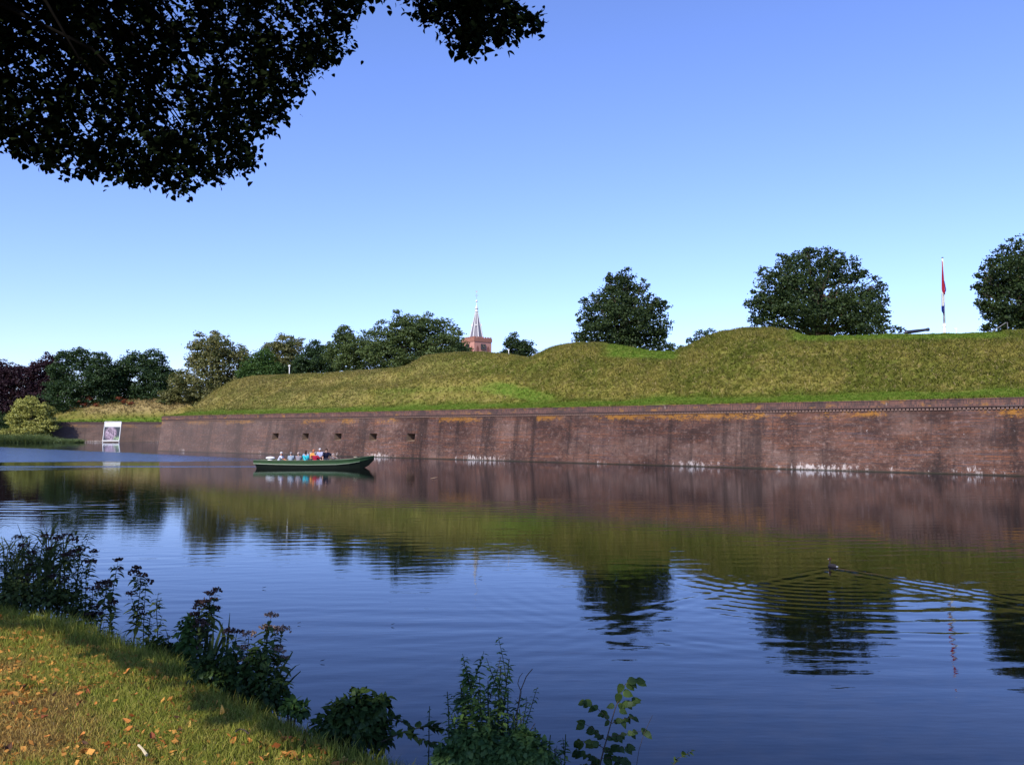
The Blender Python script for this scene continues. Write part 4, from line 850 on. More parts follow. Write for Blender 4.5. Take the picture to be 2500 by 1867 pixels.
def person(label, x, y, z, rz, shirt, hair, sk=m_skin, lean=(0, 0), hands=None, scale=1.0, cap=False, trousers=m_tr, strap=False):
    p = empty("person", bo.location + Vector((x, y, z)), rz, label, "person", "people sitting in the green boat"); p.scale = (scale,) * 3
    lx, ly = lean; c = lambda f, h_, yy=0: (lx * f, yy + ly * f, h_)
    hs_ = hands or ((.36, -.12, .22), (.36, .12, .22)); J = {'pel': (c(0, .10), (.15, .12)), 'waist': (c(.35, .26), (.13, .105)), 'chest': (c(.8, .44), (.165, .115)), 'neck': (c(1.0, .585), .055), 'h0': (c(1.08, .66), (.070, .075)), 'h1': (c(1.12, .755), (.085, .098)), 'h2': (c(1.14, .83), (.062, .07))}
    E = [('pel', 'waist'), ('waist', 'chest'), ('chest', 'neck'), ('neck', 'h0'), ('h0', 'h1'), ('h1', 'h2')]; sh = dict(J); sh = {k: sh[k] for k in ('pel', 'waist', 'chest')}; shE = [('pel', 'waist'), ('waist', 'chest')]
    for i, sg in enumerate((-1, 1)):
        a_ = Vector(c(.95, .53, sg * .19)); w_ = Vector(hs_[i]); dv = w_ - a_; d_ = min(dv.length, .54); w_ = a_ + dv.normalized() * d_; hb = math.sqrt(max(0, .275 ** 2 - (d_ / 2) ** 2))
        e_ = (a_ + w_) / 2 + Vector((-.25, sg * .4, -.9)).normalized() * hb
        n_ = str(i); J['s' + n_] = (tuple(a_), .062); J['e' + n_] = (tuple(e_), .042); J['w' + n_] = (tuple(w_), .028); E += [('chest', 's' + n_), ('s' + n_, 'e' + n_), ('e' + n_, 'w' + n_)]
        sh['s' + n_] = (tuple(a_), .078); sh['e' + n_] = (tuple(a_.lerp(e_, .75)), .060); shE += [('chest', 's' + n_), ('s' + n_, 'e' + n_)]
        f_ = (w_ - e_).normalized(); si = f_.cross(Vector((0, 0, 1))); si = si.normalized() if si.length > .1 else Vector((0, 1, 0)); pm_ = w_ + f_ * .07; J['p' + n_] = (tuple(pm_), (.036, .018)); E.append(('w' + n_, 'p' + n_))
        for k, (o_, l_) in enumerate(((-.03, .062), (-.010, .075), (.010, .070), (.03, .055))):
            k1 = 'f%d%d' % (i, k); b1 = pm_ + f_ * .028 + si * o_; J[k1] = (tuple(b1), .009); J[k1 + 'a'] = (tuple(b1 + f_ * l_ * .55 - Vector((0, 0, .008))), .008); J[k1 + 'b'] = (tuple(b1 + f_ * l_ - Vector((0, 0, .026))), .007); E += [('p' + n_, k1), (k1, k1 + 'a'), (k1 + 'a', k1 + 'b')]
        th = w_ + f_ * .035 - si * .035 * sg; J['t' + n_] = (tuple(th), .011); J['t' + n_ + 'a'] = (tuple(th + f_ * .045 - si * .02 * sg - Vector((0, 0, .01))), .009); E += [('w' + n_, 't' + n_), ('t' + n_, 't' + n_ + 'a')]
        hp = (.04, sg * .09, .09); kn = (.42, sg * .12, .11); an = (.44, sg * .12, -.27); ft = (.60, sg * .12, -.30)
        for q_, v_, r_ in (('hp', hp, .085), ('kn', kn, .060), ('an', an, .042), ('ft', ft, .036)): J[q_ + n_] = (v_, r_)
        E += [('pel', 'hp' + n_), ('hp' + n_, 'kn' + n_), ('kn' + n_, 'an' + n_), ('an' + n_, 'ft' + n_)]
    for k_, f_ in (('pel', .75), ('waist', .72), ('chest', .62), ('s0', .72), ('s1', .72)): J[k_] = (J[k_][0], tuple(np.array(J[k_][1] if hasattr(J[k_][1], '__len__') else (J[k_][1],) * 2) * f_))
    shr = {'pel': (.15, .12), 'waist': (.13, .105), 'chest': (.165, .115)}
    skinmesh("body", (J, E), sk, p); sh = {k: (v[0], tuple(np.array(shr.get(k, v[1]) if hasattr(v[1], '__len__') else (v[1],) * 2) * 1.14 + .012)) for k, v in sh.items()}
    st_ = skinmesh("shirt", (sh, shE), shirt, p)
    Jt = {'pel': (c(0, .08), (.175, .145))}; Et = []
    for i, sg in enumerate((-1, 1)):
        for q_, v_, r_ in (('hp', (.04, sg * .09, .09), .105), ('kn', (.42, sg * .12, .11), .078), ('an', (.44, sg * .12, -.22), .06)): Jt[q_ + str(i)] = (v_, r_)
        Et += [('pel', 'hp%d' % i), ('hp%d' % i, 'kn%d' % i), ('kn%d' % i, 'an%d' % i)]
    skinmesh("trousers", (Jt, Et), trousers, p)
    hc = Vector(c(1.14, .765)); m = MB(); m.ell(hc + Vector((-.022, 0, .03)), (.105, .098, .108), 12, 8); o = m.build("cap" if cap else "hair", hair, p, True)
    for nm, ps, rr_, mt_ in (("eye", (.088, -.032, -.005), (.010, .012, .008), m_hd), ("eye", (.088, .032, -.005), (.010, .012, .008), m_hd), ("mouth", (.083, 0, -.072), (.010, .024, .006), m_tr), ("nose", (.098, 0, -.035), (.018, .013, .022), sk), ("ear", (0, -.092, -.02), (.022, .012, .032), sk), ("ear", (0, .092, -.02), (.022, .012, .032), sk)):
        m = MB(); m.ell(hc + Vector(ps), rr_, 6, 5); m.build(nm, mt_, p, True)
    if strap:
        m = MB(); m.tube([c(.9, .56, .12), Vector(c(.8, .45, 0)) + Vector((-.165, 0, 0)), Vector(c(.4, .28, -.08)) + Vector((-.165, 0, 0)), Vector(c(.1, .14, -.16)) + Vector((-.12, 0, 0))], .018, 6); m.build("bag_strap", m_iron, p)
    return p
def cloth(n_, c, **k): return plain(n_, c, .85, .15, **k)
def plaid():
    t = NT("plaid_cloth"); P = t.coord(); w1 = t.n("TexWave"); w1.inputs['Scale'].default_value = 3.6; t.l(P, w1.inputs[0]); w1.bands_direction = 'Y'; w2 = t.n("TexWave"); w2.bands_direction = 'Z'; w2.inputs['Scale'].default_value = 3.0; t.l(P, w2.inputs[0])
    c = t.mix(w1.outputs['Fac'], (.05, .09, .13), (.62, .68, .75)); c = t.mix(t.math('MULTIPLY', w2.outputs['Fac'], .45), c, (.06, .12, .16)); t.bsdf(c, .85, .15); return t.m
cw = cloth("white_shirt", (.66, .67, .76)); cg = cloth("grey_shirt", (.24, .22, .24)); ct = cloth("turquoise_shirt", (.03, .42, .48)); cor_ = cloth("orange_shirt", (.72, .32, .08)); cr_ = cloth("dark_red_shirt", (.30, .012, .035)); cb = cloth("pale_blue_shirt", (.40, .42, .58)); cnv = cloth("navy_shirt", (.012, .014, .035)); clb = cloth("light_blue_cloth", (.25, .36, .50))
X = lambda px: (px - 626) * kx
AW, TO = R(90), R(-90)
person("grey haired helmsman in a white shirt leaning forward at the stern", X(679), .0, .33, R(0), cw, m_hw, m_skin2, (.22, 0), ((.72, -.10, .16), (.72, .08, .14)))
person("person in a blue and white plaid shirt seen from behind in the boat", X(714), -.68, .37, AW, plaid(), m_hg, m_skin, (.06, -.03), scale=.95)
person("bald person in a plain grey shirt seen from behind in the boat", X(733), -.68, .35, AW, cg, hair_m("thin_pale_hair", (.42, .31, .27)), m_skin, (.03, 0), scale=.96)
person("dark haired person in light blue on the far bench behind the grey shirt", X(741), .70, .44, TO, clb, m_hb, m_skin2, (.05, 0), scale=.98)
person("dark haired person in a turquoise shirt with a black bag strap across the back", X(750.5), -.68, .36, AW, ct, m_hd, m_skin, (.05, 0), strap=True, scale=.97)
person("person in an orange shirt facing the camera on the far bench", X(760), .70, .50, TO, cor_, hair_m("thin_reddish_hair", (.45, .16, .08)), m_skin2, (.05, 0))
person("person in a dark red shirt seen from behind resting an arm along the gunwale", X(774), -.68, .36, AW, cr_, m_hg, m_skin, (.02, 0), ((.05, -.62, .12), (.32, .12, .2)), scale=.97)
person("white haired person in a pale blue shirt on the far bench behind the red shirt", X(775.5), .70, .56, TO, cb, m_hw, m_skin2, (.06, 0), scale=1.03)
person("brown haired person in a navy shirt leaning with one arm stretched to the right", X(790), .45, .52, R(-62), cnv, m_hb, m_skin, (.12, .04), ((.30, -.25, .05), (.22, .78, .22)), scale=1.06)

# ================================================================== GREBE
m_duck = plain("brown_feathers", (.035, .028, .026), .7, .3, var=.3, scale=40); m_dw = plain("white_feathers", (.55, .53, .50), .7, .2); m_crest = plain("rust_crest", (.10, .03, .015), .7, .2)
gb = empty("grebe", (6.62, 18.1, 0), R(115), "small crested water bird swimming away with a wake behind it", "bird")
m = MB(); m.lathe([(.002, -.12), (.03, -.105), (.055, -.06), (.062, 0), (.055, .05), (.035, .095), (.016, .125), (.002, .13)], (0, 0, .018), 14, M=Matrix.Rotation(PI / 2, 4, 'Y') @ Matrix.Diagonal((.8, 1, 1, 1)))
m.tube([(.075, 0, .03), (.088, 0, .07), (.080, 0, .11), (.084, 0, .145)], [.026, .016, .013, .014], 10); m.ell((.092, 0, .155), (.028, .019, .020), 10, 8)
m.tube([(.112, 0, .155), (.15, 0, .150)], [.007, .002], 6); m.build("body", m_duck, gb, True)
m = MB(); m.ell((-.115, 0, .022), (.022, .030, .016), 8, 6); m.ell((.09, .0, .075), (.012, .014, .03), 8, 6); m.ell((.104, .012, .15), (.014, .009, .010), 8, 6); m.ell((.104, -.012, .15), (.014, .009, .010), 8, 6); m.build("pale_feathers", m_dw, gb, True)
m = MB()
for sg in (-1, 1): m.add([(.085, sg * .008, .168), (.055, sg * .022, .192), (.07, sg * .012, .160)], [(0, 1, 2)]); m.ell((.078, sg * .018, .142), (.014, .012, .018), 8, 6)
m.build("crest", m_crest, gb, True)

# ================================================================== NEAR PLANTS
def leaf_poly(base, dirv, nrm, length, width, curl=.15, heart=False):
    """8-corner leaf"""
    d = dirv.normalized(); s = d.cross(nrm); s = s.normalized() if s.length > 1e-4 else Vector((1, 0, 0)); n = s.cross(d).normalized()
    pr2 = ((0, .0), (.12, .42), (.35, .5), (.65, .36), (1, 0), (.65, -.36), (.35, -.5), (.12, -.42)) if heart else ((0, .0), (.2, .32), (.45, .5), (.75, .3), (1, 0), (.75, -.3), (.45, -.5), (.2, -.32))
    return [tuple(base + d * length * u + s * width * v - n * curl * length * u * u + n * .12 * width * abs(v) * 2) for u, v in pr2]
def herb(px, toppy, e, label, head='flower', spread=.08, leaf=.135, nb=9, pitch=.030, seed=0, kind='herb', lean=0.0, branches=3, dens=1.0):
    """leafy stem(s) rooted on the bank slope, e = metres beyond the lawn edge"""
    rd = random.Random(seed); lo, hi = 2.0, 14.0            # find depth Y where bank offset is e along this azimuth
    for _ in range(40):
        mid = (lo + hi) / 2; x = (px - 1250) / FPX * mid
        if float(bank_z(x, mid)[1]) < e: lo = mid
        else: hi = mid
    Y = lo; z0 = float(bank_z((px - 1250) / FPX * Y, Y)[0]); H = at(px, toppy, Y).z - z0; x = (px - 1250) / FPX * (Y * cp + (z0 + .6 * H - CZ) * sp); z0 = float(bank_z(x, Y)[0]) - .02
    root = empty("leafy_plant", (x, Y, z0), 0, label, "plant", "plants on the near bank"); ms = MB(); L_ = []; HD = []
    def stem(p0, dirv, h, r0, heads=True):
        pts = []; p = Vector(p0); d = Vector(dirv).normalized(); n_ = 7
        for i in range(n_ + 1):
            pts.append(p.copy()); d = (d + Vector((rd.uniform(-.06, .06), rd.uniform(-.06, .06), .04))).normalized(); p = p + d * h / n_
        ms.tube(pts, [r0 * (1 - .6 * i / n_) for i in range(n_ + 1)], 5); k = 0; t_ = .06; az = rd.uniform(0, 6)
        while t_ < .97:
            i = min(n_ - 1, int(t_ * n_)); q = pts[i].lerp(pts[i + 1], t_ * n_ - i); az += PI / 2
            for sg in (0, PI):
                if rd.random() < .9 * dens:
                    a_ = az + sg + rd.uniform(-.3, .3); el = rd.uniform(-.15, .55); dv = Vector((math.cos(a_) * math.cos(el), math.sin(a_) * math.cos(el), math.sin(el))); ll = leaf * rd.uniform(.6, 1.15) * (1 - .5 * t_); 
                    L_.append(leaf_poly(q, dv, Vector((0, 0, 1)), ll, ll * .42, rd.uniform(.2, .55)))
            t_ += pitch / h * rd.uniform(.7, 1.2)
        return pts[-1], pts
    tip, pts = stem((0, 0, 0), (lean, rd.uniform(-.04, .04), 1), H * .97, .006); tips = [tip]
    for b_ in range(branches):
        i = rd.randint(3, 6); a_ = rd.uniform(0, 6.28); tb, _ = stem(pts[i], (math.cos(a_) * .45, math.sin(a_) * .45, 1), H * rd.uniform(.12, .28), .003); tips.append(tb)
    ms.build("stem", m_fol['herb'], root)
    if head:
        for tp2 in tips:
            P = []; rr = rd.uniform(.045, .075) * (1 if tp2 is tip else .75)
            for k in range(46):
                a_ = rd.uniform(0, 6.28); q = rr * math.sqrt(rd.random()); c_ = tp2 + Vector((math.cos(a_) * q, math.sin(a_) * q, .016 - q * q * 4 + rd.uniform(-.012, .012))); nn = Vector((rd.uniform(-1, 1), rd.uniform(-1, 1), rd.uniform(.1, 1)))
                P.append(leaf_poly(c_, nn, Vector((rd.random(), rd.random(), rd.random())), .024, .020, 0)[:8])
            soup("flower_head", np.array(P), m_fol[head], root, rng.random(len(P)))
    soup("foliage", np.array(L_), m_fol[kind], root, rng.random(len(L_)))
    return root
hl = "flowering herb of the dense clump on the left bank"
for i, (px, ty_, e) in enumerate([(28,1325,.55),(52,1312,.45),(88,1300,.7),(112,1290,.5),(135,1305,.8),(150,1288,.6),(170,1298,.75),(160,1340,.45),(192,1345,.9),(210,1355,.6),(100,1345,.35),(60,1350,.8),(5,1340,.5),(-30,1310,.6),(185,1400,.5),(225,1420,.5),(140,1380,.4),(75,1390,.35),(20,1400,.4)]):
    o = herb(px, ty_, e, hl, 'flower' if i % 2 else None, seed=100 + i, branches=4, leaf=.12, pitch=.026); o["group"] = "dense flowering herbs on the left bank"
herb(266, 1370, .55, "tall herb with a flat dark flower head left of the pair of brown-headed plants", seed=121, branches=2)
herb(240, 1410, .6, "herb with low brown heads at the right end of the dense clump", seed=122, branches=3)
herb(282, 1405, .45, "herb with wide brown head just right of the tallest flat head", seed=123, branches=3)
herb(322, 1382, .5, "tall brown-headed herb leaning right beside the dense clump", seed=124, branches=4, lean=.06)
herb(348, 1400, .6, "slender brown-headed herb ending the left clump, with a hanging blade", seed=125, branches=1, lean=.05)
herb(385, 1442, .45, "lone leafy herb without open flowers standing against the water", None, seed=126, branches=3, leaf=.10)
herb(366, 1470, .5, "short side herb left of the lone leafy one", None, seed=127, branches=1, leaf=.08)
herb(420, 1525, .45, "small low herb between the lone leafy herb and the green column", None, seed=128, branches=2, leaf=.07)
herb(470, 1460, .5, "herb with small brown heads behind the green column", seed=129, branches=3)
herb(505, 1445, .6, "tall herb with a big dark cluster of flowers above the iris leaves", seed=130, branches=5, lean=.04)
herb(490, 1500, .4, "herb with dark leaves under the big dark cluster", seed=131, branches=4)
herb(555, 1520, .55, "herb with small pink heads right of the iris leaves", 'flower', seed=132, branches=3)
herb(592, 1528, .5, "herb with a large faded pale flower cluster", 'paleflower', seed=133, branches=4)
herb(640, 1505, .6, "pinkish herb with narrow head at the right end of the clump", 'paleflower', seed=134, branches=2)
herb(662, 1508, .65, "rightmost pale flowering herb of the bank clump", 'paleflower', seed=135, branches=4, lean=.08)
for i, px in enumerate((570, 610, 630, 600, 655, 585)):
    o = herb(px, 1600 + i * 14, .3 + .05 * i, "leafy herb without flowers in the dark undergrowth below the pale flowers", None, seed=140 + i, branches=5, leaf=.09, pitch=.035); o["group"] = "leafy undergrowth on the bank"
# nettles by the bottom centre
for i, (px, ty_, e) in enumerate([(1095,1660,.55),(1112,1655,.6),(1130,1645,.5),(1148,1640,.55),(1178,1602,.5),(1195,1640,.6),(1212,1600,.5),(1225,1585,.55),(1160,1660,.4),(1185,1665,.45),(1205,1670,.5),(1140,1680,.4),(1170,1700,.35),(1232,1660,.6),(1120,1720,.35),(1200,1720,.35)]):
    o = herb(px, ty_, e, "slender nettle stem of the tall clump at the bottom centre", None, seed=160 + i, branches=4, leaf=.07, pitch=.018, kind='nettle'); o["group"] = "nettles in the tall clump"
for i, (px, ty_, e) in enumerate([(1285,1705,.6),(1306,1700,.65),(1255,1730,.5),(1330,1760,.6),(1290,1760,.4),(1265,1780,.4),(1310,1790,.4),(1345,1800,.55),(1240,1800,.4),(1365,1770,.7)]):
    o = herb(px, ty_, e, "slender nettle stem around the bare twig", None, seed=180 + i, branches=3, leaf=.055, pitch=.020, kind='nettle'); o["group"] = "nettles around the bare twig"
herb(1052, 1705, .6, "thin pale nettle stem above the bramble trail", None, seed=195, branches=0, leaf=.05, kind='nettle')

def base_on(px, e):
    lo, hi = 1.5, 14.0
    for _ in range(40):
        mid = (lo + hi) / 2; x = (px - 1250) / FPX * mid
        if float(bank_z(x, mid)[1]) < e: lo = mid
        else: hi = mid
    x = (px - 1250) / FPX * lo; return x, lo, float(bank_z(x, lo)[0])
# bramble / leafy bushes
def bush(name, label, blobs, e, mat, leaf=.07, n=900, seed=1, cat="bush", kinds=None):
    rd = random.Random(seed); x, Y, z0 = base_on(sum(b[0] for b in blobs) / len(blobs), e); root = empty(name, (x, Y, z0), 0, label, cat); L_ = []; ms = MB()
    tot = sum(b[2] ** 2 for b in blobs)
    for (px, py, rp) in blobs:
        c = at(px, py, Y) - root.location; R0 = rp / FPX * Y
        ms.tube([(0, 0, -.1), Vector((c.x * .5, 0, c.z * .6)), c], [.008, .006, .003], 5)
        for k in range(int(n * rp * rp / tot)):
            v = Vector((rd.gauss(0, 1), rd.gauss(0, 1), rd.gauss(0, 1))).normalized(); q = c + v * R0 * rd.uniform(.35, 1.2); dv = (v + Vector((rd.uniform(-.8, .8), rd.uniform(-.8, .8), rd.uniform(-.9, .3)))).normalized(); ll = leaf * rd.uniform(.6, 1.2)
            L_.append(leaf_poly(q, dv, v + Vector((0, 0, .6)), ll, ll * .7, rd.uniform(.1, .4), True))
    ms.build("stems", m_bark, root); soup("foliage", np.array(L_), m_fol[mat], root, rng.random(len(L_))); return root
bush("leafy_bush", "dark rounded bramble bush at the lawn edge, bottom centre left", [(870,1738,42),(830,1752,36),(905,1742,38),(870,1775,50),(910,1790,40),(815,1775,30),(790,1770,22),(925,1720,22),(935,1710,14),(878,1700,16)], .25, 'bramble', .045, 1900, 1)
bush("climbing_plant", "bright green column of climbing leaves on the bank herbs", [(458,1515,14),(455,1540,20),(460,1570,24),(455,1600,26),(440,1620,24),(480,1620,22)], .3, 'bright', .045, 900, 2, "plant")
bush("leafy_bush", "dark tangled undergrowth beneath the flowering herbs", [(500,1630,34),(540,1640,40),(580,1660,40),(620,1640,34),(640,1600,26),(600,1690,34),(650,1680,40),(680,1700,30),(640,1720,26),(700,1715,16),(560,1600,24)], .25, 'bramble', .040, 2300, 3)
bush("leafy_bush", "small leafy clump at the foot of the lone herb", [(388,1575,16),(372,1580,12),(410,1580,14),(430,1590,16)], .25, 'bramble', .05, 380, 4)
bush("leafy_bush", "dark green clump at the foot of the tall nettles", [(1150,1815,24),(1185,1810,26),(1120,1840,28),(1160,1860,34),(1080,1845,20),(1210,1845,24)], .3, 'nettle', .034, 2600, 5)
bush("leafy_bush", "low green clump around the bare twig, bottom centre", [(1280,1810,26),(1250,1830,28),(1310,1835,30),(1275,1860,34),(1330,1870,24),(1225,1860,24)], .35, 'nettle', .032, 2400, 6)
bush("leafy_bush", "dark leafy undergrowth below the dense clump of herbs", [(30,1440,40),(75,1450,36),(120,1460,34),(165,1470,30),(205,1490,26),(0,1470,40)], .3, 'herb', .040, 1700, 7)
bush("leafy_bush", "pale green low leaves at the end of the undergrowth", [(716,1722,12),(735,1732,12),(700,1728,10)], .12, 'bright', .05, 130, 8)
def spray(name, label, pts_px, Y, mat, leaf, rad, cat="branch", up=.3, seed=1, pitch=.03, thick=.004):
    rd = random.Random(seed); P = [at(x, y, Y + dy) for x, y, dy in pts_px]; o0_ = P[0].copy(); root = empty(name, o0_, 0, label, cat); P = [p - o0_ for p in P]; ms = MB(); ms.tube(P, [thick * (1 - .6 * i / len(P)) for i in range(len(P))], 5); L_ = []
    for a_, b_ in zip(P, P[1:]):
        n_ = max(1, int((b_ - a_).length / pitch))
        for k in range(n_):
            q = a_.lerp(b_, (k + rd.random()) / n_); d = (b_ - a_).normalized(); sd = Vector((rd.uniform(-1, 1), rd.uniform(-1, 1), rd.uniform(-.6, .8))); ll = leaf * rd.uniform(.6, 1.2)
            L_.append(leaf_poly(q, (d * .5 + sd * rad).normalized(), Vector((0, 0, 1)), ll, ll * .62, rd.uniform(.1, .5), True))
    ms.build("stem", m_bark, root); soup("foliage", np.array(L_), m_fol[mat], root, rng.random(len(L_))); return root
spray("bramble_trail", "dark bramble shoot trailing right from the rounded bush", [(925,1770,0),(960,1752,0),(985,1762,0),(1015,1778,0),(1045,1772,0),(1075,1778,0),(1105,1785,0),(1140,1800,0)], 4.9, 'bramble', .06, 1, "bramble", seed=3, pitch=.008)
spray("bramble_trail", "lower bramble shoot over the water right of the rounded bush", [(930,1810,0),(965,1795,0),(985,1785,0),(1020,1800,0),(1060,1815,0)], 4.8, 'bramble', .055, 1, "bramble", seed=4, pitch=.012)
# bare twig
def twig(label, Y, lines):
    P0 = at(lines[0][0][0], lines[0][0][1], Y); root = empty("bare_twig", P0, 0, label, "twig")
    for ln_, r_ in [(l[:-1], l[-1]) for l in lines]:
        m = MB(); m.tube([at(x, y, Y) - P0 for x, y in ln_], [r_ * (1 - .5 * i / len(ln_)) for i in range(len(ln_))], 5); m.build("twig_branch", m_bark, root)
twig("bare forked dark twig rising over the water, bottom centre", 4.6, [((1258,1880),(1260,1800),(1262,1740),(1268,1705),(1271,1685),(1285,1650),(1300,1632),.004), ((1271,1685),(1264,1668),(1268,1652),(1276,1642),.0025), ((1259,1762),(1245,1748),(1232,1725),(1222,1695),(1226,1650),(1217,1625),(1223,1602),.0025), ((1268,1767),(1278,1750),(1288,1712),.002), ((1282,1820),(1290,1790),(1306,1765),.003), ((1264,1714),(1257,1707),.002)])
twig("thin straight dark stem right of the sapling", 4.5, [((1552,1880),(1560,1830),(1572,1790),(1593,1745),.0016)])
# sapling
YS = 4.6; sp0 = at(1462, 1900, YS); sap = empty("sapling", sp0, 0, "young sapling with separate rounded leaves against the dark water, bottom centre right", "sapling"); ms = MB(); L_ = []; rd = random.Random(5)
main = [(1462,1900),(1466,1860),(1474,1828),(1482,1800),(1490,1770),(1500,1735),(1508,1712),(1516,1690),(1526,1670)]; mp = [at(x, y, YS) - sp0 for x, y in main]; ms.tube(mp, [.0045, .004, .004, .0035, .003, .0028, .0025, .002, .0015], 5)
br = [[(1492,1765),(1475,1745),(1458,1728),(1440,1716),(1427,1712)], [(1492,1765),(1510,1758),(1530,1752),(1555,1750)], [(1478,1805),(1462,1790),(1445,1775),(1425,1765)], [(1480,1800),(1500,1795),(1525,1790),(1548,1785),(1578,1785)], [(1474,1825),(1450,1812),(1430,1808),(1412,1808)], [(1472,1835),(1495,1828),(1525,1822),(1548,1822)], [(1468,1855),(1445,1845),(1422,1838),(1410,1836)], [(1470,1850),(1495,1848),(1515,1848),(1532,1858)], [(1510,1712),(1520,1722),(1535,1716),(1550,1708)], [(1466,1870),(1440,1866),(1415,1872)], [(1466,1868),(1500,1866),(1530,1880)], [(1526,1670),(1540,1662),(1556,1660)]]
for bi, b_ in enumerate(br):
    dy = rd.uniform(-.06, .06); P = [at(x, y, YS + dy * i / len(b_)) - sp0 for i, (x, y) in enumerate(b_)]; ms.tube(P, [.0022, .0018, .0014, .001, .001][:len(P)], 4)
    for i in range(len(P) - 1):
        for k in range(3 if bi < 4 else 4):
            q = P[i].lerp(P[i + 1], rd.random()); d = (P[i + 1] - P[i]).normalized(); dv = d * .7 + Vector((rd.uniform(-.3, .3), rd.uniform(-.5, .5), rd.uniform(-.9, .1))); ll = rd.uniform(.034, .060); L_.append(leaf_poly(q, dv, Vector((rd.uniform(-.4, .4), -.7, .6)), ll, ll * .72, .25, True))
for (x, y, dx_, dz_, l_) in ((1520,1668,-.5,-1,.058), (1512,1690,-.2,-1,.06), (1520,1688,1,-.35,.062), (1530,1665,.8,-.8,.06), (1532,1660,1,-.1,.06), (1500,1720,-1,-.3,.045), (1512,1730,.9,-.5,.05)):
    L_.append(leaf_poly(at(x, y, YS) - sp0, Vector((dx_, -.1, dz_)), Vector((0, -1, .4)), l_, l_ * .68, .2, True))
ms.build("stem", m_bark, sap); soup("foliage", np.array(L_), m_fol['bramble'], sap, rng.random(len(L_)))
spray("leafy_shoot", "small leafy shoot low at the right of the sapling", [(1640,1872,0),(1655,1850,0),(1668,1845,0),(1690,1832,0)], 4.4, 'bramble', .032, .9, seed=9, pitch=.007, thick=.0016)
# iris / reed blades
def bladeset(name, label, blades_, Y, mat, cat="plant", wd=.012):
    P0 = at(blades_[0][0][0], blades_[0][0][1], Y); root = empty(name, P0, 0, label, cat); V = []; F = []
    for bl in blades_:
        n_ = len(bl); b0 = len(V); yo = random.uniform(-.12, .12)
        for i, (x, y) in enumerate(bl):
            p = at(x, y, Y + yo) - P0; w_ = wd * (1 - (i / (n_ - 1)) ** 2) + .0012; V += [tuple(p + Vector((-w_ / 2, 0, 0))), tuple(p + Vector((w_ / 2, .004, 0)))]
        for i in range(n_ - 1): F.append((b0 + 2 * i, b0 + 2 * i + 1, b0 + 2 * i + 3, b0 + 2 * i + 2))
    me = bpy.data.meshes.new(name); me.from_pydata(V, [], F); a_ = me.attributes.new('tint', 'FLOAT', 'POINT'); a_.data.foreach_set('value', [random.random() for _ in V]); o = link("blades", me, m_fol[mat], root); o.modifiers.new("t", 'SOLIDIFY').thickness = .002; return root
bladeset("iris_plant", "clump of upright iris leaves between the flowering herbs", [[(498,1600),(504,1560),(508,1520),(510,1505)], [(508,1600),(512,1570),(513,1550)], [(520,1600),(530,1565),(538,1540),(544,1520)], [(540,1600),(548,1560),(541,1530),(534,1515),(530,1512)], [(515,1600),(519,1560),(521,1528)], [(524,1600),(545,1555),(543,1535)], [(550,1640),(556,1560),(561,1495)], [(555,1650),(575,1600),(600,1570)], [(590,1640),(608,1600),(624,1572)]], 6.6, 'herb', wd=.024)
bladeset("reed_plant", "three curved reed leaves leaning out over the water right of the undergrowth", [[(672,1690),(680,1650),(695,1620),(708,1602),(714,1590),(709,1588)], [(676,1700),(690,1665),(708,1638),(722,1625),(732,1621)], [(682,1695),(700,1672),(718,1652),(732,1640),(734,1637)]], 6.0, 'herb', wd=.016)
def reed_clump(label, pxs, topr, Y, n, seed):
    rd = random.Random(seed); bl = []
    for i in range(n):
        x = rd.uniform(*pxs); t_ = rd.uniform(*topr); l_ = rd.uniform(-20, 45); bl.append([(x, 1500), (x + l_ * .2, 1500 - (1500 - t_) * .5), (x + l_ * .6, 1500 - (1500 - t_) * .85), (x + l_ * 1.3, t_)])
        for k in range(5):
            f_ = rd.uniform(.3, .9); bx_, by_ = x + l_ * f_ * .6, 1500 - (1500 - t_) * f_; sg = rd.choice((-1, 1, 1)); bl.append([(bx_, by_), (bx_ + sg * 14, by_ - 22), (bx_ + sg * 34, by_ - 30), (bx_ + sg * 52, by_ - 26)])
    return bladeset("reed_plant", label, bl, Y, 'herb', wd=.012)
reed_clump("tall reeds with slanting leaves inside the left clump", (30, 190), (1270, 1340), 8.9, 26, 3)
reed_clump("sparse reeds at the far left edge", (-40, 40), (1290, 1380), 9.2, 16, 4)
# floating bits
m_fleaf = plain("floating_leaf", (.03, .028, .03), .7, .3); m_fleaf2 = plain("pale_floating_leaf", (.38, .26, .14), .7, .3)
for i, (px, py, L2, mt2, lb) in enumerate([(640,1434,.07,m_fleaf,"small dark leaf floating left of centre on the blue water"), (782,1612,.055,m_fleaf,"small dark leaf floating near the reed leaves"), (726,1520,.05,m_fleaf,"tiny dark leaf floating on the blue water right of the pale flowers"), (955,1523,.05,m_fleaf,"tiny dark leaf floating mid canal below the ripples"), (1050,1168,.45,m_fleaf2,"pale brown leaf debris floating right of the boat"), (1812,1432,.09,m_fleaf2,"reddish leaf floating left of the water bird"), (1168,1408,.08,m_fleaf2,"reddish leaf floating in mid canal")]):
    p = onz(px, py, .022); m = MB(); V = leaf_poly(Vector((0, 0, 0)), Vector((1, .3, 0)), Vector((0, 0, 1)), L2, L2 * .45, -.2); V2 = [(v[0], v[1], v[2] - .004) for v in V]
    m.add(V + V2, [tuple(range(8)), tuple(range(15, 7, -1))] + [(k, (k + 1) % 8, (k + 1) % 8 + 8, k + 8) for k in range(8)]); o = m.build("floating_leaf", mt2); o.location = p; tag(o, lb, "leaf")

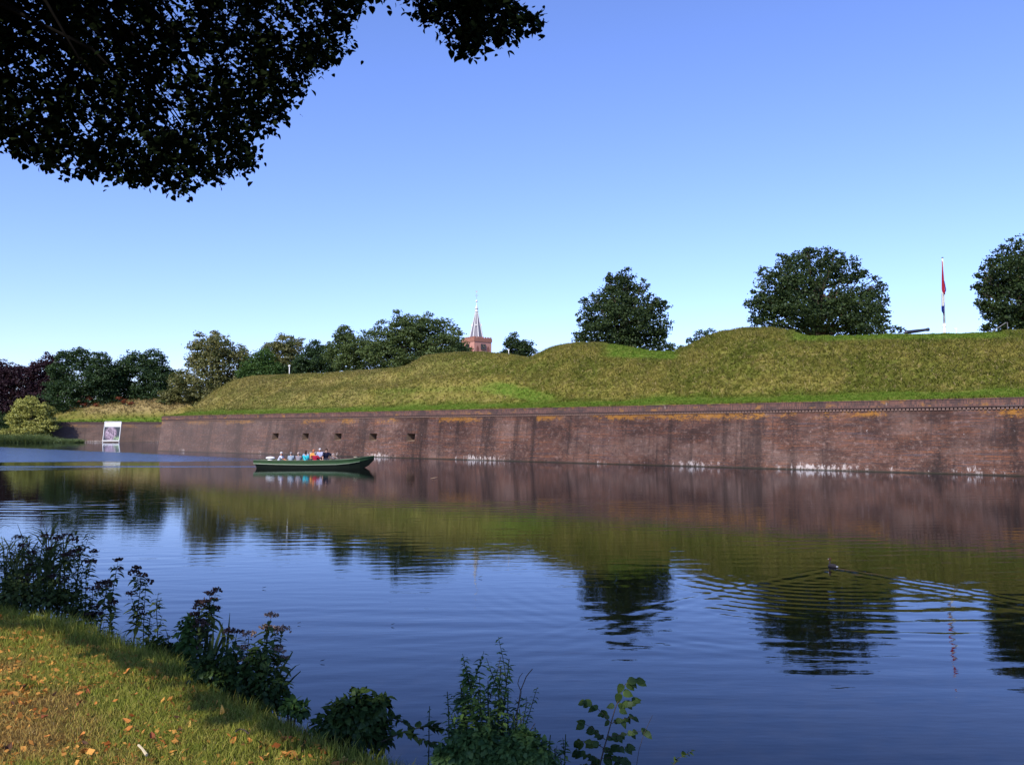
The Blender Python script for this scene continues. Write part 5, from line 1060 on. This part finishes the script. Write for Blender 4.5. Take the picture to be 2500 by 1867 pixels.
# fallen leaves on the lawn
m_fl_ = [plain("fallen_orange", (.50, .19, .045), .8, .2, var=.25, scale=30), plain("fallen_yellow", (.58, .36, .09), .8, .2, var=.2, scale=30), plain("fallen_red_brown", (.26, .07, .03), .8, .2, var=.3, scale=30), plain("fallen_dark_brown", (.085, .045, .028), .9, .1, var=.3, scale=30)]
lbl = ["curled orange fallen leaf lying in the lawn grass", "yellow fallen leaf lying in the lawn grass", "red brown fallen leaf lying in the lawn grass", "dark brown dry fallen leaf lying in the lawn grass"]
gl = ["orange fallen leaves on the lawn", "yellow fallen leaves on the lawn", "red brown fallen leaves on the lawn", "dark brown fallen leaves on the lawn"]
lm_ = []
for k in range(4):
    rd = random.Random(k); m = MB(); V = leaf_poly(Vector((-.04, 0, 0)), Vector((1, 0, 0)), Vector((0, 0, 1)), .075, .045, rd.uniform(-.7, -.3), True); V = [(v[0], v[1], v[2] + rd.uniform(-.010, .016)) for v in V]
    c_ = (0, 0, .002); m.add(V + [c_], [(i, (i + 1) % 8, 8) for i in range(8)]); me = bpy.data.meshes.new("fallen_leaf"); me.from_pydata(m.v, [], m.f); me.materials.append(m_fl_[k]); lm_.append(me)
spots = [(225,1665),(208,1690),(215,1700),(325,1705),(260,1712),(235,1735),(280,1728),(215,1760),(110,1765),(50,1730),(85,1760),(410,1655),(345,1730),(380,1745),(430,1755),(335,1795),(350,1800),(375,1780),(325,1790),(470,1760),(495,1728),(530,1720),(520,1705),(440,1790),(405,1795),(200,1810),(115,1812),(370,1815),(300,1870),(420,1850),(560,1795),(580,1785),(610,1795),(640,1800),(600,1805),(570,1800),(655,1830),(640,1845),(600,1865),(700,1785),(745,1795),(770,1800),(800,1810),(780,1815),(865,1845),(880,1855),(840,1840),(820,1850),(720,1860),(690,1765),(755,1725),(745,1735),(840,1835),(335,1535),(340,1640)]
rd = random.Random(12); more = [(rd.uniform(0, 900), 0) for _ in range(150)]
n_leaf = 0
for i, (px, py) in enumerate(spots + more):
    if py == 0:
        e = -rd.uniform(.05, 3.2) ** 1.0; x, Y, z = base_on(px, e)
    else:
        g_ = onz(px, py, 1.19); x, Y, z = g_.x, g_.y, float(bank_z(g_.x, g_.y)[0])
    if Y < 3.6: continue
    k = rd.choices(range(4), (5, 2, 5, 5))[0] if py == 0 else rd.choices(range(4), (6, 2, 3, 1))[0]; o = bpy.data.objects.new("fallen_leaf", lm_[k]); COL.objects.link(o)
    o.location = (x, Y, z + rd.uniform(.006, .024)); o.rotation_euler = (rd.uniform(-.5, .5), rd.uniform(-.5, .5), rd.uniform(0, 6.28)); s2 = rd.uniform(.32, .82); o.scale = (s2, s2 * rd.uniform(.7, 1.1), s2); tag(o, lbl[k], "leaf", gl[k])
n = 34000; bX = rng.uniform(-7, 1, n); bY = rng.uniform(3, 9.5, n); bz, be = bank_z(bX, bY); k = (be < -.05) & (fbm(bX * 1.3, bY * 1.3, 88, 3) + .35 * (fbm(bX * 4, bY * 4, 89, 2) - .5) + rng.uniform(-.12, .12, n) > .47); bX, bY, bz = bX[k], bY[k], bz[k]; nn = rng.normal(0, .6, (len(bX), 3)) + [0, 0, 1]; nn /= np.linalg.norm(nn, axis=1)[:, None]
tag(soup("leaf_litter", rot_quads(np.c_[bX, bY, bz + rng.uniform(.004, .03, len(bX))], nn, rng.uniform(.010, .055, len(bX)), rng.uniform(.3, .8, len(bX))[:, None], rng), foliage('litter', (.22, .06, .018), (.80, .40, .10), gloss=0), tint=rng.random(len(bX))), kind='stuff', cat='leaf litter', label="crumbs of dry brown and orange leaves scattered through the lawn")
m = MB(); p0 = onz(338, 1828, 1.24); p1 = onz(358, 1842, 1.24); p0.z += .02; m.tube([p0, p0.lerp(p1, .5) + Vector((0, 0, .004)), p1], [.006, .006, .008], 6)
o = m.build("stick", plain("pale_wood", (.55, .46, .30), .7, .2)); tag(o, "short pale stick lying on the lawn near the bottom edge", "stick")
m = MB(); P = [onz(x, y, 1.26) for x, y in ((575,1785),(585,1778),(597,1781),(606,1790))]; m.tube(P, .004, 5); o = m.build("twig", m_bark); tag(o, "thin dark curved twig on the fallen leaves by the lawn edge", "twig")

# ================================================================== OVERHANGING TREE (foreground)
ot = empty("linden_tree", (-9.2, 5.5, 1.15), 0, "linden tree whose dark leafy boughs overhang the top left of the view", "tree"); OB = Vector(ot.location)
poly = [(-200,-200),(-200,330),(0,330),(40,372),(100,395),(170,415),(240,420),(300,440),(360,440),(400,440),(440,470),(470,462),(520,440),(580,410),(655,400),(670,385),(630,360),(600,340),(640,330),(670,305),(690,270),(700,250),(740,230),(745,190),(770,170),(800,150),(830,130),(860,110),(850,80),(870,50),(880,10),(880,-60)]
poly2 = [(1020,-80),(1020,20),(1030,55),(1060,65),(1090,90),(1120,110),(1145,130),(1170,105),(1200,100),(1235,95),(1250,70),(1280,60),(1325,65),(1300,40),(1270,20),(1240,-20),(1230,-80)]
poly3 = [(860,-90),(870,2),(930,3),(960,2),(1030,8),(1030,-90)]
def inpoly(x, y, pg):
    c = False; j = len(pg) - 1
    for i in range(len(pg)):
        if (pg[i][1] > y) != (pg[j][1] > y) and x < (pg[j][0] - pg[i][0]) * (y - pg[i][1]) / (pg[j][1] - pg[i][1]) + pg[i][0]: c = not c
        j = i
    return c
rd = random.Random(21); L_ = []; twg = MB(); nsp = 0; anchors = []
def spray_leaves(c, n_, r_):
    d0 = Vector((rd.uniform(-.6, 1), rd.uniform(-.6, .6), rd.uniform(-.7, .1))).normalized(); p = c - d0 * r_
    twg.tube([p, c, c + d0 * r_ * .8], [.004, .003, .0015], 4)
    for k in range(n_):
        q = p + d0 * (2 * r_ * (k + rd.random()) / n_) + Vector((rd.gauss(0, .05), rd.gauss(0, .06), rd.gauss(0, .05))); a_ = rd.uniform(0, 6.28)
        dv = Vector((math.cos(a_) * .8, math.sin(a_) * .8, rd.uniform(-1.3, .1))); ll = rd.uniform(.032, .090); L_.append(leaf_poly(q, dv, Vector((rd.uniform(-.6, .6), -rd.random(), .8)), ll, ll * .9, .12, True))
for pg, (x0, x1, y0, y1), cnt, dY in ((poly, (-200, 880, -180, 470), 3700, (8.2, 12.0)), (poly2, (1020, 1330, -80, 130), 330, (7.8, 9.0)), (poly3, (860, 1030, -90, 8), 22, (7.8, 9.0))):
    k = 0; tr_ = 0; high = pg is not poly
    while k < cnt and tr_ < 60000:
        tr_ += 1; x, y = rd.uniform(x0, x1), rd.uniform(y0, y1)
        if not inpoly(x, y, pg): continue
        gp = vnoise(x / 34 + 50, y / 30 + 50, 5) * .6 + vnoise(x / 14 + 50, y / 13 + 50, 6) * .4
        if gp > .655 and x > 60: continue
        if x > 620 and x < 900 and gp > .60: continue
        Yd = rd.uniform(*dY); spray_leaves(at(x, y, Yd) - OB, rd.randint(7, 11), .10); k += 1
        if k % 28 == 0: anchors.append((at(x, y, Yd) - OB, 2.2 if high else 1.0))
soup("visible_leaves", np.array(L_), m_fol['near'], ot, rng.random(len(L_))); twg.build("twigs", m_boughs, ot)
# upper crown out of view: shades the boughs and the bank
def in_view(P):
    px, py = proj(P[:, 0], P[:, 1], P[:, 2]); return (P[:, 1] > .5) & (px > -160) & (px < 2660) & (py > -190) & (py < 1930)
n = 95000; Pc = np.c_[rng.uniform(-15, 4, n), rng.uniform(-7, 14, n), rng.uniform(4.4, 14, n)]
ctrd = np.sqrt(((Pc[:, 0] + 6.0) / 9.0) ** 2 + ((Pc[:, 1] - 4.0) / 10.) ** 2 + ((Pc[:, 2] - 8.8) / 5.2) ** 2); k = (ctrd < 1) & ~in_view(Pc)
fl_ = (Pc[:, 2] - 1.2) / to_sun.z; lX = Pc[:, 0] - fl_ * to_sun.x; lY = Pc[:, 1] - fl_ * to_sun.y      # crown shaped for the light: leaves that would shade the lawn are cut out
k &= ~((bank_z(lX, lY)[1] < -.22 - .5 * (fbm(lX * 1.1, lY * 1.1, 91, 3) - .5)) & (lY > 1.5) & (lX > -9))
cl_ = fbm(Pc[:, 0] * .5, Pc[:, 1] * .5 + Pc[:, 2] * .3, 3, 3); k &= cl_ > .40; Pc = Pc[k]
nn = rng.normal(0, 1, Pc.shape) + [0, 0, .7]; nn /= np.linalg.norm(nn, axis=1)[:, None]
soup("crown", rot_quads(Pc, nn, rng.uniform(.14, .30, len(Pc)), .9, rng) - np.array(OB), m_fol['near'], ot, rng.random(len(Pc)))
m = MB(); m.tube([(0, 0, -.3), (0, 0, .2), (.1, .3, 3), (.6, .8, 6), (1.2, 1.6, 9)], [.55, .42, .34, .24, .1], 12)
rd = random.Random(2)
for c, up_ in anchors:
    st_ = Vector((.1, .3, 3)).lerp(Vector((1.0, 1.4, 8.4)), rd.uniform(.1, .9)); c2 = c + Vector((0, 0, .15)); md = st_.lerp(c2, .5) + Vector((0, 0, .8 * up_ + .6)); md2 = st_.lerp(c2, .86) + Vector((0, 0, .75 * up_)); m.tube([st_, md, md2, c2], [.05, .032, .018, .006], 5)
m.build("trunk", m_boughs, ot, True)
